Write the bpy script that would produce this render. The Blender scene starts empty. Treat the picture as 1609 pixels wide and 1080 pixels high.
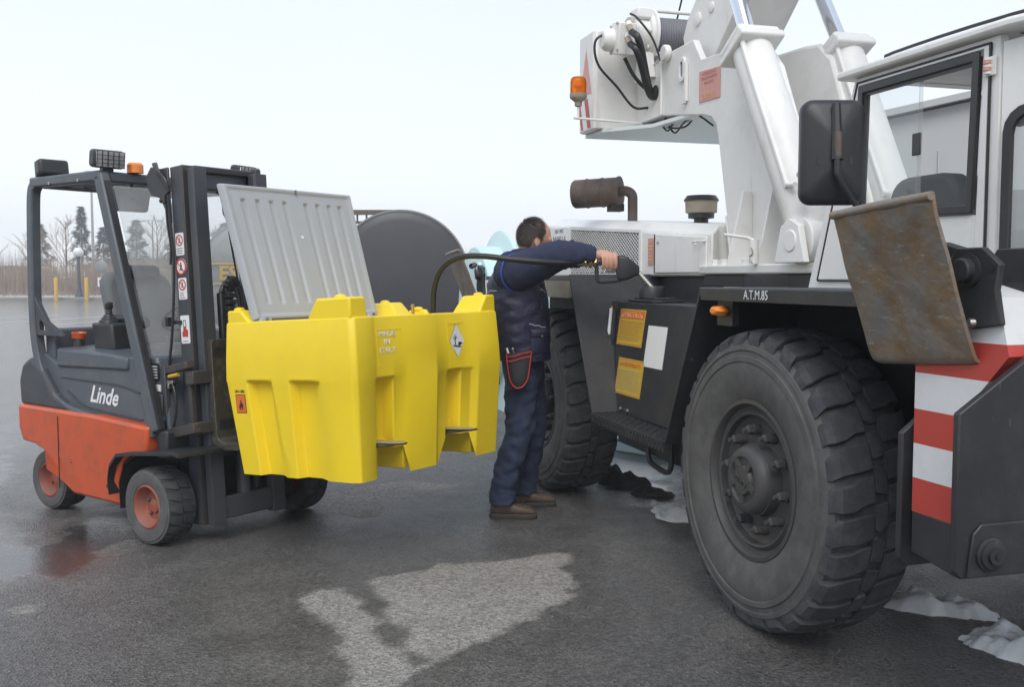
import bpy, bmesh, math, random
import numpy as np
from mathutils import Vector, Matrix, noise
R = math.radians
random.seed(7)
scene = bpy.context.scene
# ---------------------------------------------------------------- camera
cam_data = bpy.data.cameras.new('camera')
cam = bpy.data.objects.new('camera', cam_data)
scene.collection.objects.link(cam)
cam.location = (0, 0, 1.42)
cam.rotation_euler = (R(90 - 3.777), 0, 0)
cam_data.sensor_width = 36.0
cam_data.lens = 36.0 * 1560 / 1609
cam_data.clip_end = 2000
cam_data.clip_start = 0.05
scene.camera = cam
# ---------------------------------------------------------------- overcast daylight
SUN_EL, SUN_AZ = R(48), R(186)
world = bpy.data.worlds.new('World'); scene.world = world; world.use_nodes = True
wn, wl = world.node_tree.nodes, world.node_tree.links
wn.clear()
sky = wn.new('ShaderNodeTexSky'); sky.sky_type = 'NISHITA'; sky.sun_disc = False
sky.sun_elevation = SUN_EL; sky.sun_rotation = SUN_AZ; sky.air_density = 1.0; sky.dust_density = 4.0
cloud = wn.new('ShaderNodeMixRGB'); cloud.blend_type = 'MIX'; cloud.inputs[0].default_value = 0.9
tc = wn.new('ShaderNodeTexCoord'); sep = wn.new('ShaderNodeSeparateXYZ'); ramp = wn.new('ShaderNodeValToRGB')
ramp.color_ramp.elements[0].position = 0.0; ramp.color_ramp.elements[0].color = (8.6, 8.95, 9.25, 1)
ramp.color_ramp.elements[1].position = 0.5; ramp.color_ramp.elements[1].color = (5.4, 6.1, 7.2, 1)
wl.new(tc.outputs['Generated'], sep.inputs[0]); wl.new(sep.outputs['Z'], ramp.inputs[0])
nz = wn.new('ShaderNodeTexNoise'); nz.inputs['Scale'].default_value = 2.2; nz.inputs['Detail'].default_value = 4
wl.new(tc.outputs['Generated'], nz.inputs['Vector'])
nmul = wn.new('ShaderNodeMapRange'); nmul.inputs[3].default_value = 0.95; nmul.inputs[4].default_value = 1.05
wl.new(nz.outputs['Fac'], nmul.inputs[0])
nm = wn.new('ShaderNodeVectorMath'); nm.operation = 'SCALE'
wl.new(ramp.outputs[0], nm.inputs[0]); wl.new(nmul.outputs[0], nm.inputs['Scale'])
bg = wn.new('ShaderNodeBackground'); bg.inputs['Strength'].default_value = 0.1
wo = wn.new('ShaderNodeOutputWorld')
wl.new(sky.outputs[0], cloud.inputs[1]); wl.new(nm.outputs[0], cloud.inputs[2])
wl.new(cloud.outputs[0], bg.inputs['Color']); wl.new(bg.outputs[0], wo.inputs['Surface'])
sun_data = bpy.data.lights.new('sun', 'SUN'); sun = bpy.data.objects.new('sun', sun_data)
scene.collection.objects.link(sun)
sun_data.energy = 1.3; sun_data.angle = R(35); sun_data.color = (1.0, 0.97, 0.93)
sun.rotation_euler = (R(90) - SUN_EL, 0, R(180) - SUN_AZ)
sun.location = (-6, -6, 12)
vs = scene.view_settings
vs.view_transform = 'Standard'; vs.look = 'None'; vs.exposure = 0.54; vs.gamma = 1.0; vs.use_curve_mapping = False
scene.cycles.max_bounces = 6

# ================================================================ materials
def mat(name, col, rough=0.5, metal=0.0, dirt=0.0, dcol=(0.09, 0.075, 0.06), ns=5.0, bump=0.0, bs=80.0,
        spec=0.5, coat=0.0, var=0.08, dthr=0.5, stretch=(1, 1, 1), rvar=0.15, streak=0.0, scol=(0.3, 0.24, 0.17), scuff=0.0, fcol=(0.5, 0.5, 0.5)):
    m = bpy.data.materials.new(name); m.use_nodes = True
    n, l = m.node_tree.nodes, m.node_tree.links
    p = n['Principled BSDF']
    p.inputs['Roughness'].default_value = rough; p.inputs['Metallic'].default_value = metal
    p.inputs['Specular IOR Level'].default_value = spec; p.inputs['Coat Weight'].default_value = coat
    t = n.new('ShaderNodeTexCoord'); mp = n.new('ShaderNodeMapping'); mp.inputs['Scale'].default_value = stretch
    l.new(t.outputs['Object'], mp.inputs[0])
    a = n.new('ShaderNodeTexNoise'); a.inputs['Scale'].default_value = ns; a.inputs['Detail'].default_value = 7; a.inputs['Roughness'].default_value = 0.62
    l.new(mp.outputs[0], a.inputs['Vector'])
    hv = n.new('ShaderNodeHueSaturation'); hv.inputs['Color'].default_value = (*col, 1)
    mr = n.new('ShaderNodeMapRange'); mr.inputs[3].default_value = 1 - var; mr.inputs[4].default_value = 1 + var
    l.new(a.outputs['Fac'], mr.inputs[0]); l.new(mr.outputs[0], hv.inputs['Value'])
    out = hv.outputs[0]
    if dirt > 0:
        b = n.new('ShaderNodeTexNoise'); b.inputs['Scale'].default_value = ns * 1.7; b.inputs['Detail'].default_value = 9; b.inputs['Roughness'].default_value = 0.7
        l.new(mp.outputs[0], b.inputs['Vector'])
        r = n.new('ShaderNodeMapRange'); r.inputs[1].default_value = dthr - 0.06; r.inputs[2].default_value = dthr + 0.22
        r.inputs[4].default_value = dirt
        l.new(b.outputs['Fac'], r.inputs[0])
        mx = n.new('ShaderNodeMixRGB'); mx.inputs[2].default_value = (*dcol, 1)
        l.new(r.outputs[0], mx.inputs[0]); l.new(out, mx.inputs[1]); out = mx.outputs[0]
    def overlay(out, scale, rot, lo, hi, amt, c):
        mp2 = n.new('ShaderNodeMapping'); mp2.inputs['Scale'].default_value = scale; mp2.inputs['Rotation'].default_value = rot
        l.new(t.outputs['Object'], mp2.inputs[0])
        k = n.new('ShaderNodeTexNoise'); k.inputs['Scale'].default_value = 1.0; k.inputs['Detail'].default_value = 8; k.inputs['Roughness'].default_value = 0.7
        l.new(mp2.outputs[0], k.inputs['Vector'])
        q = n.new('ShaderNodeMapRange'); q.inputs[1].default_value = lo; q.inputs[2].default_value = hi; q.inputs[4].default_value = amt
        l.new(k.outputs['Fac'], q.inputs[0])
        x = n.new('ShaderNodeMixRGB'); x.inputs[2].default_value = (*c, 1)
        l.new(q.outputs[0], x.inputs[0]); l.new(out, x.inputs[1]); return x.outputs[0]
    if streak > 0: out = overlay(out, (17, 17, 1.1), (0, 0, 0), 0.60, 0.78, streak, scol)
    if scuff > 0:
        out = overlay(out, (70, 70, 9), (0.5, 0.9, 0.2), 0.655, 0.70, scuff, fcol); out = overlay(out, (12, 60, 80), (0.2, 0.3, 0.9), 0.67, 0.71, scuff, fcol)
    l.new(out, p.inputs['Base Color'])
    rr = n.new('ShaderNodeMapRange'); rr.inputs[3].default_value = max(0.02, rough - rvar); rr.inputs[4].default_value = min(1, rough + rvar)
    l.new(a.outputs['Fac'], rr.inputs[0]); l.new(rr.outputs[0], p.inputs['Roughness'])
    if bump > 0:
        c = n.new('ShaderNodeTexNoise'); c.inputs['Scale'].default_value = bs; c.inputs['Detail'].default_value = 4
        l.new(mp.outputs[0], c.inputs['Vector'])
        bn = n.new('ShaderNodeBump'); bn.inputs['Strength'].default_value = bump; bn.inputs['Distance'].default_value = 0.01
        l.new(c.outputs['Fac'], bn.inputs['Height']); l.new(bn.outputs[0], p.inputs['Normal'])
    return m

def glass(name, tint=(0.92, 0.95, 0.95), haze=0.06, film=(0.6, 0.6, 0.58)):
    m = bpy.data.materials.new(name); m.use_nodes = True
    n, l = m.node_tree.nodes, m.node_tree.links; n.clear()
    o = n.new('ShaderNodeOutputMaterial'); tr = n.new('ShaderNodeBsdfTransparent'); tr.inputs[0].default_value = (*tint, 1)
    gl = n.new('ShaderNodeBsdfGlossy'); gl.inputs['Roughness'].default_value = 0.02
    df = n.new('ShaderNodeBsdfDiffuse'); df.inputs[0].default_value = (*film, 1)
    fr = n.new('ShaderNodeFresnel'); fr.inputs[0].default_value = 1.35
    m1 = n.new('ShaderNodeMixShader'); m2 = n.new('ShaderNodeMixShader')
    tcn = n.new('ShaderNodeTexCoord'); ns = n.new('ShaderNodeTexNoise'); ns.inputs['Scale'].default_value = 4; ns.inputs['Detail'].default_value = 8
    mr = n.new('ShaderNodeMapRange'); mr.inputs[3].default_value = haze * 0.4; mr.inputs[4].default_value = haze * 1.6
    l.new(tcn.outputs['Object'], ns.inputs['Vector']); l.new(ns.outputs['Fac'], mr.inputs[0])
    l.new(fr.outputs[0], m1.inputs[0]); l.new(tr.outputs[0], m1.inputs[1]); l.new(gl.outputs[0], m1.inputs[2])
    l.new(mr.outputs[0], m2.inputs[0]); l.new(m1.outputs[0], m2.inputs[1]); l.new(df.outputs[0], m2.inputs[2])
    l.new(m2.outputs[0], o.inputs[0])
    return m

M = {}
M['white'] = mat('white_paint', (0.81, 0.80, 0.77), 0.42, dirt=0.32, dcol=(0.48, 0.45, 0.40), ns=2.6, dthr=0.55, bump=0.05, bs=30, streak=0.5, scol=(0.45, 0.39, 0.31), scuff=0.25, fcol=(0.35, 0.3, 0.25))
M['black'] = mat('black_paint', (0.022, 0.023, 0.027), 0.45, dirt=0.45, dcol=(0.062, 0.060, 0.058), ns=4, dthr=0.52, bump=0.05, bs=60, streak=0.3, scol=(0.09, 0.085, 0.08), scuff=0.35, fcol=(0.3, 0.29, 0.27))
M['dark'] = mat('dark_steel', (0.025, 0.025, 0.027), 0.6, dirt=0.4, dcol=(0.07, 0.062, 0.055), ns=6)
M['void'] = mat('undercarriage_steel', (0.014, 0.014, 0.015), 0.8, dirt=0.3, dcol=(0.04, 0.036, 0.03))
M['rubber'] = mat('tyre_rubber', (0.047, 0.049, 0.054), 0.75, dirt=0.8, dcol=(0.105, 0.102, 0.10), ns=8, scuff=0.35, fcol=(0.16, 0.15, 0.14), dthr=0.5, bump=0.12, bs=45, spec=0.35)
M['rubber_side'] = mat('tyre_sidewall', (0.085, 0.083, 0.081), 0.78, dirt=0.75, dcol=(0.14, 0.135, 0.13), ns=7, scuff=0.3, fcol=(0.2, 0.19, 0.18), dthr=0.48, bump=0.05, bs=40, spec=0.35)
M['rim'] = mat('dark_rim_paint', (0.058, 0.057, 0.057), 0.55, dirt=0.5, dcol=(0.07, 0.065, 0.06), ns=9)
M['hose'] = mat('hose_rubber', (0.018, 0.018, 0.019), 0.42, var=0.05)
M['glass'] = glass('clear_glass', haze=0.13, film=(0.75, 0.77, 0.78))
M['glass_dirty'] = glass('dusty_glass', haze=0.30, film=(0.62, 0.62, 0.6))
M['chrome'] = mat('chrome_rod', (0.78, 0.8, 0.84), 0.12, 1.0, var=0.03, rvar=0.05)
M['steel'] = mat('bare_steel', (0.45, 0.44, 0.42), 0.38, 1.0, dirt=0.4, dcol=(0.2, 0.17, 0.13))
M['brass'] = mat('brass', (0.62, 0.43, 0.16), 0.3, 1.0)
M['rust'] = mat('rusty_plate', (0.165, 0.098, 0.05), 0.6, 0.25, dirt=0.95, dcol=(0.155, 0.148, 0.14), ns=3.2, dthr=0.44, bump=0.35, bs=25, var=0.45)
M['rustpipe'] = mat('rusted_exhaust', (0.135, 0.10, 0.082), 0.7, 0.3, dirt=0.75, dcol=(0.19, 0.175, 0.16), ns=6, bump=0.15, bs=60, var=0.25)
M['grime_beige'] = mat('beige_grimy_metal', (0.34, 0.29, 0.22), 0.6, dirt=0.4)
M['amber'] = mat('amber_plastic', (0.85, 0.24, 0.02), 0.25, spec=0.6, coat=0.4)
M['red_s'] = mat('red_stripe_paint', (0.5, 0.055, 0.04), 0.45, dirt=0.3, dcol=(0.3, 0.12, 0.09), ns=6, dthr=0.58)
M['white_s'] = mat('white_stripe_paint', (0.72, 0.72, 0.72), 0.45, dirt=0.3, dcol=(0.4, 0.38, 0.36), ns=6, dthr=0.58)
M['red_w'] = mat('faded_red_sticker', (0.66, 0.33, 0.28), 0.5)
M['pinkst'] = mat('faded_pink_sticker', (0.62, 0.30, 0.25), 0.5)
M['yst'] = mat('yellow_warning_sticker', (0.62, 0.45, 0.055), 0.4, dirt=0.2, dcol=(0.45, 0.3, 0.1), ns=9)
M['ost'] = mat('orange_sticker', (0.75, 0.16, 0.03), 0.4)
M['purple_st'] = mat('mauve_sticker', (0.2, 0.11, 0.1), 0.5)
M['paper'] = mat('white_sheet', (0.78, 0.78, 0.77), 0.5, var=0.03, dirt=0.12, dcol=(0.5, 0.5, 0.5), ns=9)
M['ink'] = mat('black_ink', (0.02, 0.02, 0.02), 0.5)
M['ink_r'] = mat('red_ink', (0.45, 0.07, 0.02), 0.5)
M['ink_y'] = mat('yellow_ink', (0.75, 0.5, 0.25), 0.5)
M['ink_w'] = mat('white_ink', (0.75, 0.76, 0.77), 0.5)
M['ink_b'] = mat('grey_ink', (0.18, 0.18, 0.2), 0.5)
M['fl_red'] = mat('orange_red_paint', (0.60, 0.095, 0.028), 0.36, dirt=0.5, dcol=(0.2, 0.075, 0.045), ns=4, dthr=0.53, streak=0.3, scol=(0.22, 0.09, 0.06), scuff=0.5, fcol=(0.16, 0.06, 0.045), coat=0.2, bump=0.02, bs=20)
M['fl_grey'] = mat('slate_grey_paint', (0.085, 0.097, 0.112), 0.42, dirt=0.45, dcol=(0.17, 0.168, 0.165), ns=5, dthr=0.53, streak=0.3, scol=(0.17, 0.16, 0.15), scuff=0.4, fcol=(0.28, 0.28, 0.28))
M['fl_dark'] = mat('charcoal_paint', (0.045, 0.049, 0.057), 0.45, dirt=0.35, dcol=(0.1, 0.09, 0.08), ns=5)
M['mast'] = mat('mast_paint', (0.05, 0.056, 0.066), 0.45, dirt=0.5, dcol=(0.085, 0.075, 0.066), ns=5, dthr=0.5, stretch=(1, 1, 0.5))
M['mast_w'] = mat('worn_mast_edge', (0.085, 0.068, 0.055), 0.5, 0.3, dirt=0.9, dcol=(0.05, 0.053, 0.06), ns=9, dthr=0.42, stretch=(1, 1, 0.35), var=0.3)
M['fork'] = mat('worn_fork_steel', (0.065, 0.058, 0.044), 0.5, 0.35, dirt=0.7, dcol=(0.23, 0.225, 0.21), ns=9, dthr=0.56, bump=0.1, bs=60)
M['fork_tip'] = mat('bright_fork_steel', (0.5, 0.48, 0.42), 0.42, 0.7, dirt=0.5, dcol=(0.25, 0.22, 0.17), ns=20)
M['seat'] = mat('seat_fabric', (0.16, 0.168, 0.175), 0.8, bump=0.2, bs=160)
M['plastic'] = mat('black_plastic', (0.025, 0.026, 0.028), 0.4, var=0.1)
M['grey_pl'] = mat('lid_grey_plastic', (0.405, 0.42, 0.44), 0.55, var=0.025, bump=0.04, bs=220, dirt=0.1, dcol=(0.3, 0.3, 0.3))
M['yellow'] = mat('yellow_polyethylene', (0.90, 0.655, 0.018), 0.40, var=0.03, bump=0.06, bs=180, dirt=0.12, dcol=(0.62, 0.43, 0.1), ns=3, scuff=0.22, fcol=(0.5, 0.38, 0.12))
M['lens'] = mat('lamp_lens', (0.62, 0.62, 0.58), 0.15, 0.5, spec=0.8)
M['teal'] = mat('teal_fibreglass', (0.56, 0.74, 0.75), 0.45, dirt=0.4, dcol=(0.66, 0.75, 0.74), ns=2.5)
M['tank_blk'] = mat('black_tank_paint', (0.045, 0.045, 0.05), 0.42, dirt=0.25, dcol=(0.085, 0.085, 0.088), ns=1.3)
M['tank_gry'] = mat('grey_and_haze_paled_paint', (0.24, 0.25, 0.25), 0.5, ns=1.2)  # on the second cistern: dark paint lightened to imitate haze of dusty glass
M['navy'] = mat('navy_quilted_nylon', (0.016, 0.018, 0.045), 0.55, bump=0.35, bs=55, var=0.2, ns=10)
M['navy2'] = mat('navy_sweatshirt', (0.02, 0.027, 0.062), 0.85, bump=0.2, bs=260, var=0.18, ns=9)
M['denim'] = mat('blue_work_trousers', (0.020, 0.031, 0.068), 0.85, dirt=0.5, dcol=(0.06, 0.07, 0.10), ns=7, bump=0.2, bs=240, var=0.2)
M['skin'] = mat('skin', (0.58, 0.31, 0.22), 0.5, var=0.1, ns=22, bump=0.06, bs=180)
M['hair'] = mat('dark_brown_hair', (0.052, 0.038, 0.03), 0.5, var=0.5, ns=60, bump=0.5, bs=160, stretch=(1, 1, 0.4))
M['shoe'] = mat('brown_leather', (0.085, 0.052, 0.034), 0.6, dirt=0.5, dcol=(0.16, 0.14, 0.12), ns=14, bump=0.1, bs=120)
M['sole'] = mat('shoe_sole', (0.05, 0.046, 0.042), 0.8, dirt=0.5, dcol=(0.12, 0.11, 0.1))
M['red_trim'] = mat('red_binding', (0.5, 0.035, 0.025), 0.6)
M['blue_trim'] = mat('blue_piping', (0.03, 0.07, 0.36), 0.6)
M['grey_trim'] = mat('grey_piping', (0.38, 0.4, 0.44), 0.5)
M['snow'] = mat('old_snow', (0.86, 0.88, 0.9), 0.6, dirt=0.3, dcol=(0.35, 0.34, 0.33), ns=5, dthr=0.54, bump=0.35, bs=45)
M['rim_red'] = mat('dusty_red_rim', (0.33, 0.07, 0.035), 0.6, dirt=0.8, dcol=(0.17, 0.14, 0.12), ns=9, dthr=0.47)
M['pale'] = mat('reflection_tinted_underside', (0.72, 0.77, 0.76), 0.5)  # faint teal reflection painted into the plate's own colour
M['dirtysnow'] = mat('dirty_lump', (0.042, 0.04, 0.038), 0.8, dirt=0.4, dcol=(0.1, 0.095, 0.09), bump=0.35, bs=25)
M['grease'] = mat('grease_stained_white', (0.55, 0.52, 0.46), 0.5, dirt=0.7, dcol=(0.22, 0.18, 0.13), ns=14)
M['concrete'] = mat('concrete', (0.3, 0.29, 0.27), 0.85, dirt=0.4, dcol=(0.16, 0.15, 0.14), bump=0.1)
M['post_y'] = mat('yellow_post', (0.62, 0.38, 0.05), 0.5)
M['globe'] = mat('white_globe', (0.8, 0.8, 0.78), 0.25)
M['brush'] = mat('winter_brush', (0.30, 0.225, 0.165), 0.9, var=0.45, ns=0.9)
M['fir'] = mat('fir_needles', (0.042, 0.062, 0.052), 0.85, var=0.4, ns=1.2)
M['bark'] = mat('bark', (0.1, 0.08, 0.065), 0.9, var=0.3)
M['wallb'] = mat('house_wall', (0.33, 0.25, 0.2), 0.85)
M['bldg'] = mat('haze_paled_cladding', (0.42, 0.43, 0.43), 0.6, ns=0.3)  # grey lightened to put haze and window glass into the colour
M['iron'] = mat('lamp_iron', (0.04, 0.045, 0.055), 0.5)
M['verge'] = mat('snowy_verge_soil', (0.62, 0.62, 0.62), 0.85, dirt=0.85, dcol=(0.2, 0.16, 0.12), ns=1.1, dthr=0.46)
M['cage'] = mat('white_cage', (0.68, 0.72, 0.75), 0.5)

# ================================================================ helpers
class B:
    def __init__(s):
        s.v, s.f, s.m = [], [], []; s.mi = 0
    def add(s, vs, fs):
        o = len(s.v); s.v += [tuple(v) for v in vs]
        for f in fs:
            s.f.append([i + o for i in f]); s.m.append(s.mi)
        return s
    def box(s, x0, x1, y0, y1, z0, z1):
        return s.add([(x, y, z) for z in (z0, z1) for y in (y0, y1) for x in (x0, x1)],
                     [(0, 2, 3, 1), (4, 5, 7, 6), (0, 1, 5, 4), (2, 6, 7, 3), (0, 4, 6, 2), (1, 3, 7, 5)])
    def cbox(s, c, sx, sy, sz, m=None):
        t = B().box(-sx / 2, sx / 2, -sy / 2, sy / 2, -sz / 2, sz / 2)
        mm = (m.to_3x3() if m else Matrix.Identity(3))
        return s.add([Vector(c) + mm @ Vector(v) for v in t.v], t.f)
    def bar(s, a, b, w, h, up=(0, 0, 1)):
        a, b = Vector(a), Vector(b); d = (b - a); L = d.length; d.normalize()
        u = Vector(up); x = d.cross(u)
        if x.length < 1e-4: x = d.cross(Vector((1, 0, 0)))
        x.normalize(); y = x.cross(d).normalized()
        vs = [a + x * sx * w / 2 + y * sy * h / 2 + d * L * t for t in (0, 1) for sy in (-1, 1) for sx in (-1, 1)]
        return s.add(vs, [(0, 2, 3, 1), (4, 5, 7, 6), (0, 1, 5, 4), (2, 6, 7, 3), (0, 4, 6, 2), (1, 3, 7, 5)])
    def prism(s, pts, ax, a, b):
        def P(p, t):
            return (t, p[0], p[1]) if ax == 'x' else (p[0], t, p[1]) if ax == 'y' else (p[0], p[1], t)
        n = len(pts)
        vs = [P(p, a) for p in pts] + [P(p, b) for p in pts]
        fs = [tuple(range(n)), tuple(range(2 * n - 1, n - 1, -1))] + [(i, (i + 1) % n, n + (i + 1) % n, n + i) for i in range(n)]
        return s.add(vs, fs)
    def ring(s, outer, inner, ax, a, b):
        """plate with a hole: two outlines of equal length"""
        def P(p, t):
            return (t, p[0], p[1]) if ax == 'x' else (p[0], t, p[1]) if ax == 'y' else (p[0], p[1], t)
        n = len(outer)
        vs = [P(p, a) for p in outer] + [P(p, a) for p in inner] + [P(p, b) for p in outer] + [P(p, b) for p in inner]
        fs = []
        for i in range(n):
            j = (i + 1) % n
            fs += [(i, j, n + j, n + i), (2 * n + i, 3 * n + i, 3 * n + j, 2 * n + j), (i, 2 * n + i, 2 * n + j, j), (n + i, n + j, 3 * n + j, 3 * n + i)]
        return s.add(vs, fs)
    def tube(s, path, r, seg=10, cap=True):
        P = [Vector(p) for p in path]; n = len(P)
        rr = r if isinstance(r, (list, tuple)) else [r] * n
        vs = []; x = None
        for i in range(n):
            t = (P[min(i + 1, n - 1)] - P[max(i - 1, 0)]).normalized()
            if x is None:
                x = t.cross(Vector((0.13, 0.27, 0.95)))
                if x.length < 1e-3: x = t.cross(Vector((1, 0, 0)))
            x = (x - t * x.dot(t)).normalized(); y = t.cross(x)
            for k in range(seg):
                a = 2 * math.pi * k / seg
                vs.append(P[i] + (x * math.cos(a) + y * math.sin(a)) * rr[i])
        fs = [(i * seg + k, i * seg + (k + 1) % seg, (i + 1) * seg + (k + 1) % seg, (i + 1) * seg + k) for i in range(n - 1) for k in range(seg)]
        if cap: fs += [tuple(range(seg - 1, -1, -1)), tuple((n - 1) * seg + k for k in range(seg))]
        return s.add(vs, fs)
    def lathe(s, prof, o, d, seg=32, cap=True, a0=0.0):
        """prof: (radius, height along d)"""
        o, d = Vector(o), Vector(d).normalized()
        x = d.cross(Vector((0, 0, 1)))
        if x.length < 1e-3: x = Vector((1, 0, 0))
        x.normalize(); y = d.cross(x)
        vs = [o + d * h + (x * math.cos(a0 + 2 * math.pi * k / seg) + y * math.sin(a0 + 2 * math.pi * k / seg)) * r for r, h in prof for k in range(seg)]
        n = len(prof)
        fs = [(i * seg + k, i * seg + (k + 1) % seg, (i + 1) * seg + (k + 1) % seg, (i + 1) * seg + k) for i in range(n - 1) for k in range(seg)]
        if cap:
            fs += [tuple(range(seg - 1, -1, -1)), tuple((n - 1) * seg + k for k in range(seg))]
        return s.add(vs, fs)
    def cyl(s, a, b, r, seg=20):
        a, b = Vector(a), Vector(b)
        return s.lathe([(r, 0), (r, (b - a).length)], a, b - a, seg)
    def loft(s, rings, cap=True):
        n = len(rings[0]); vs = [p for r in rings for p in r]
        fs = [(i * n + k, i * n + (k + 1) % n, (i + 1) * n + (k + 1) % n, (i + 1) * n + k) for i in range(len(rings) - 1) for k in range(n)]
        if cap: fs += [tuple(range(n - 1, -1, -1)), tuple((len(rings) - 1) * n + k for k in range(n))]
        return s.add(vs, fs)
    def ball(s, c, rx, ry, rz, m=None, su=16, sv=10):
        mm = m.to_3x3() if m else Matrix.Identity(3); c = Vector(c)
        vs = [c + mm @ Vector((0, 0, -rz))]
        for i in range(1, sv):
            a = math.pi * i / sv
            for k in range(su):
                b = 2 * math.pi * k / su
                vs.append(c + mm @ Vector((rx * math.sin(a) * math.cos(b), ry * math.sin(a) * math.sin(b), -rz * math.cos(a))))
        vs.append(c + mm @ Vector((0, 0, rz)))
        fs = [(0, 1 + (k + 1) % su, 1 + k) for k in range(su)]
        for i in range(sv - 2):
            for k in range(su):
                fs.append((1 + i * su + k, 1 + i * su + (k + 1) % su, 1 + (i + 1) * su + (k + 1) % su, 1 + (i + 1) * su + k))
        t = 1 + (sv - 2) * su; e = len(vs) - 1
        fs += [(t + k, t + (k + 1) % su, e) for k in range(su)]
        return s.add(vs, fs)
    def xf(s, fn, i0=0):
        s.v[i0:] = [tuple(fn(Vector(v))) for v in s.v[i0:]]; return s
    def mesh(s, name, mats, smooth=35, recalc=True):
        me = bpy.data.meshes.new(name); me.from_pydata(s.v, [], s.f)
        for mm in (mats if isinstance(mats, (list, tuple)) else [mats]):
            me.materials.append(M[mm] if isinstance(mm, str) else mm)
        if any(s.m): me.polygons.foreach_set('material_index', s.m)
        if recalc:
            bm = bmesh.new(); bm.from_mesh(me); bmesh.ops.recalc_face_normals(bm, faces=bm.faces); bm.to_mesh(me); bm.free()
        if smooth:
            me.polygons.foreach_set('use_smooth', [True] * len(me.polygons)); me.set_sharp_from_angle(angle=R(smooth))
        me.update(); return me
    def build(s, name, mats, parent=None, bevel=0, smooth=35, seg=2, recalc=True):
        o = bpy.data.objects.new(name, s.mesh(name, mats, smooth, recalc)); scene.collection.objects.link(o)
        if parent: o.parent = parent
        if bevel:
            b = o.modifiers.new('bevel', 'BEVEL'); b.width = bevel; b.segments = seg; b.limit_method = 'ANGLE'; b.angle_limit = R(35)
            b.harden_normals = False
        return o

def thing(name, label, cat, loc=(0, 0, 0), rz=0.0, group=None):
    o = bpy.data.objects.new(name, None); scene.collection.objects.link(o)
    o.empty_display_size = 0.2; o.location = loc; o.rotation_euler = (0, 0, rz)
    o['label'] = label; o['category'] = cat
    if group: o['group'] = group
    return o
def tag(o, label, cat, group=None):
    o['label'] = label; o['category'] = cat
    if group: o['group'] = group
    return o
def link_copy(o, parent=None):
    c = o.copy(); scene.collection.objects.link(c); c.parent = parent; return c
def copy_tree(o, parent=None):
    c = link_copy(o, parent)
    for ch in list(o.children): copy_tree(ch, c)
    return c
def rrect(x0, x1, y0, y1, r, k=4):
    out = []
    for cx, cy, a in ((x1 - r, y1 - r, 0), (x0 + r, y1 - r, 90), (x0 + r, y0 + r, 180), (x1 - r, y0 + r, 270)):
        for i in range(k + 1):
            t = R(a + 90 * i / k); out.append((cx + r * math.cos(t), cy + r * math.sin(t)))
    return out
def circle(cx, cy, r, n=24):
    return [(cx + r * math.cos(2 * math.pi * i / n), cy + r * math.sin(2 * math.pi * i / n)) for i in range(n)]
def spline(pts, n=8):
    P = [Vector(p) for p in pts]; P = [P[0] * 2 - P[1]] + P + [P[-1] * 2 - P[-2]]
    out = []
    for i in range(1, len(P) - 2):
        for k in range(n):
            t = k / n; a, b, c, d = P[i - 1:i + 3]
            out.append(0.5 * ((2 * b) + (c - a) * t + (2 * a - 5 * b + 4 * c - d) * t * t + (3 * b - a - 3 * c + d) * t ** 3))
    out.append(P[-2]); return out
def text(name, body, size, m, parent, pos, xdir, ydir, depth=0.0012, shear=0.0, sx=1.0, bold=0.0, align='CENTER'):
    """flat lettering: pos = centre, xdir = reading direction, ydir = up"""
    cu = bpy.data.curves.new('tmp', 'FONT'); cu.body = body; cu.size = size; cu.align_x = align; cu.align_y = 'CENTER'
    cu.extrude = depth / 2; cu.shear = shear; cu.offset = bold; cu.resolution_u = 2
    to = bpy.data.objects.new('tmp', cu); scene.collection.objects.link(to)
    bpy.context.view_layer.update()
    me = bpy.data.meshes.new_from_object(to.evaluated_get(bpy.context.evaluated_depsgraph_get()))
    bpy.data.objects.remove(to); bpy.data.curves.remove(cu)
    x, y = Vector(xdir).normalized(), Vector(ydir).normalized(); z = x.cross(y)
    Mx = Matrix((x * sx, y, z)).transposed().to_4x4(); Mx.translation = Vector(pos)
    me.transform(Mx); me.materials.clear(); me.materials.append(M[m]); me.name = name
    o = bpy.data.objects.new(name, me); scene.collection.objects.link(o); o.parent = parent
    return o
def remeshed(bld, name, m, voxel, smooth_it=6, parent=None, factor=0.5):
    """fuse overlapping pieces into one continuous skin"""
    o = bld.build('tmp', m, None, smooth=0)
    md = o.modifiers.new('r', 'REMESH'); md.mode = 'VOXEL'; md.voxel_size = voxel; md.use_smooth_shade = True
    sm = o.modifiers.new('s', 'SMOOTH'); sm.factor = factor; sm.iterations = smooth_it
    bpy.context.view_layer.update()
    me = bpy.data.meshes.new_from_object(o.evaluated_get(bpy.context.evaluated_depsgraph_get()))
    bpy.data.objects.remove(o)
    me.name = name; me.materials.clear(); me.materials.append(M[m] if isinstance(m, str) else m)
    me.polygons.foreach_set('use_smooth', [True] * len(me.polygons))
    o = bpy.data.objects.new(name, me); scene.collection.objects.link(o); o.parent = parent
    return o
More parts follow.
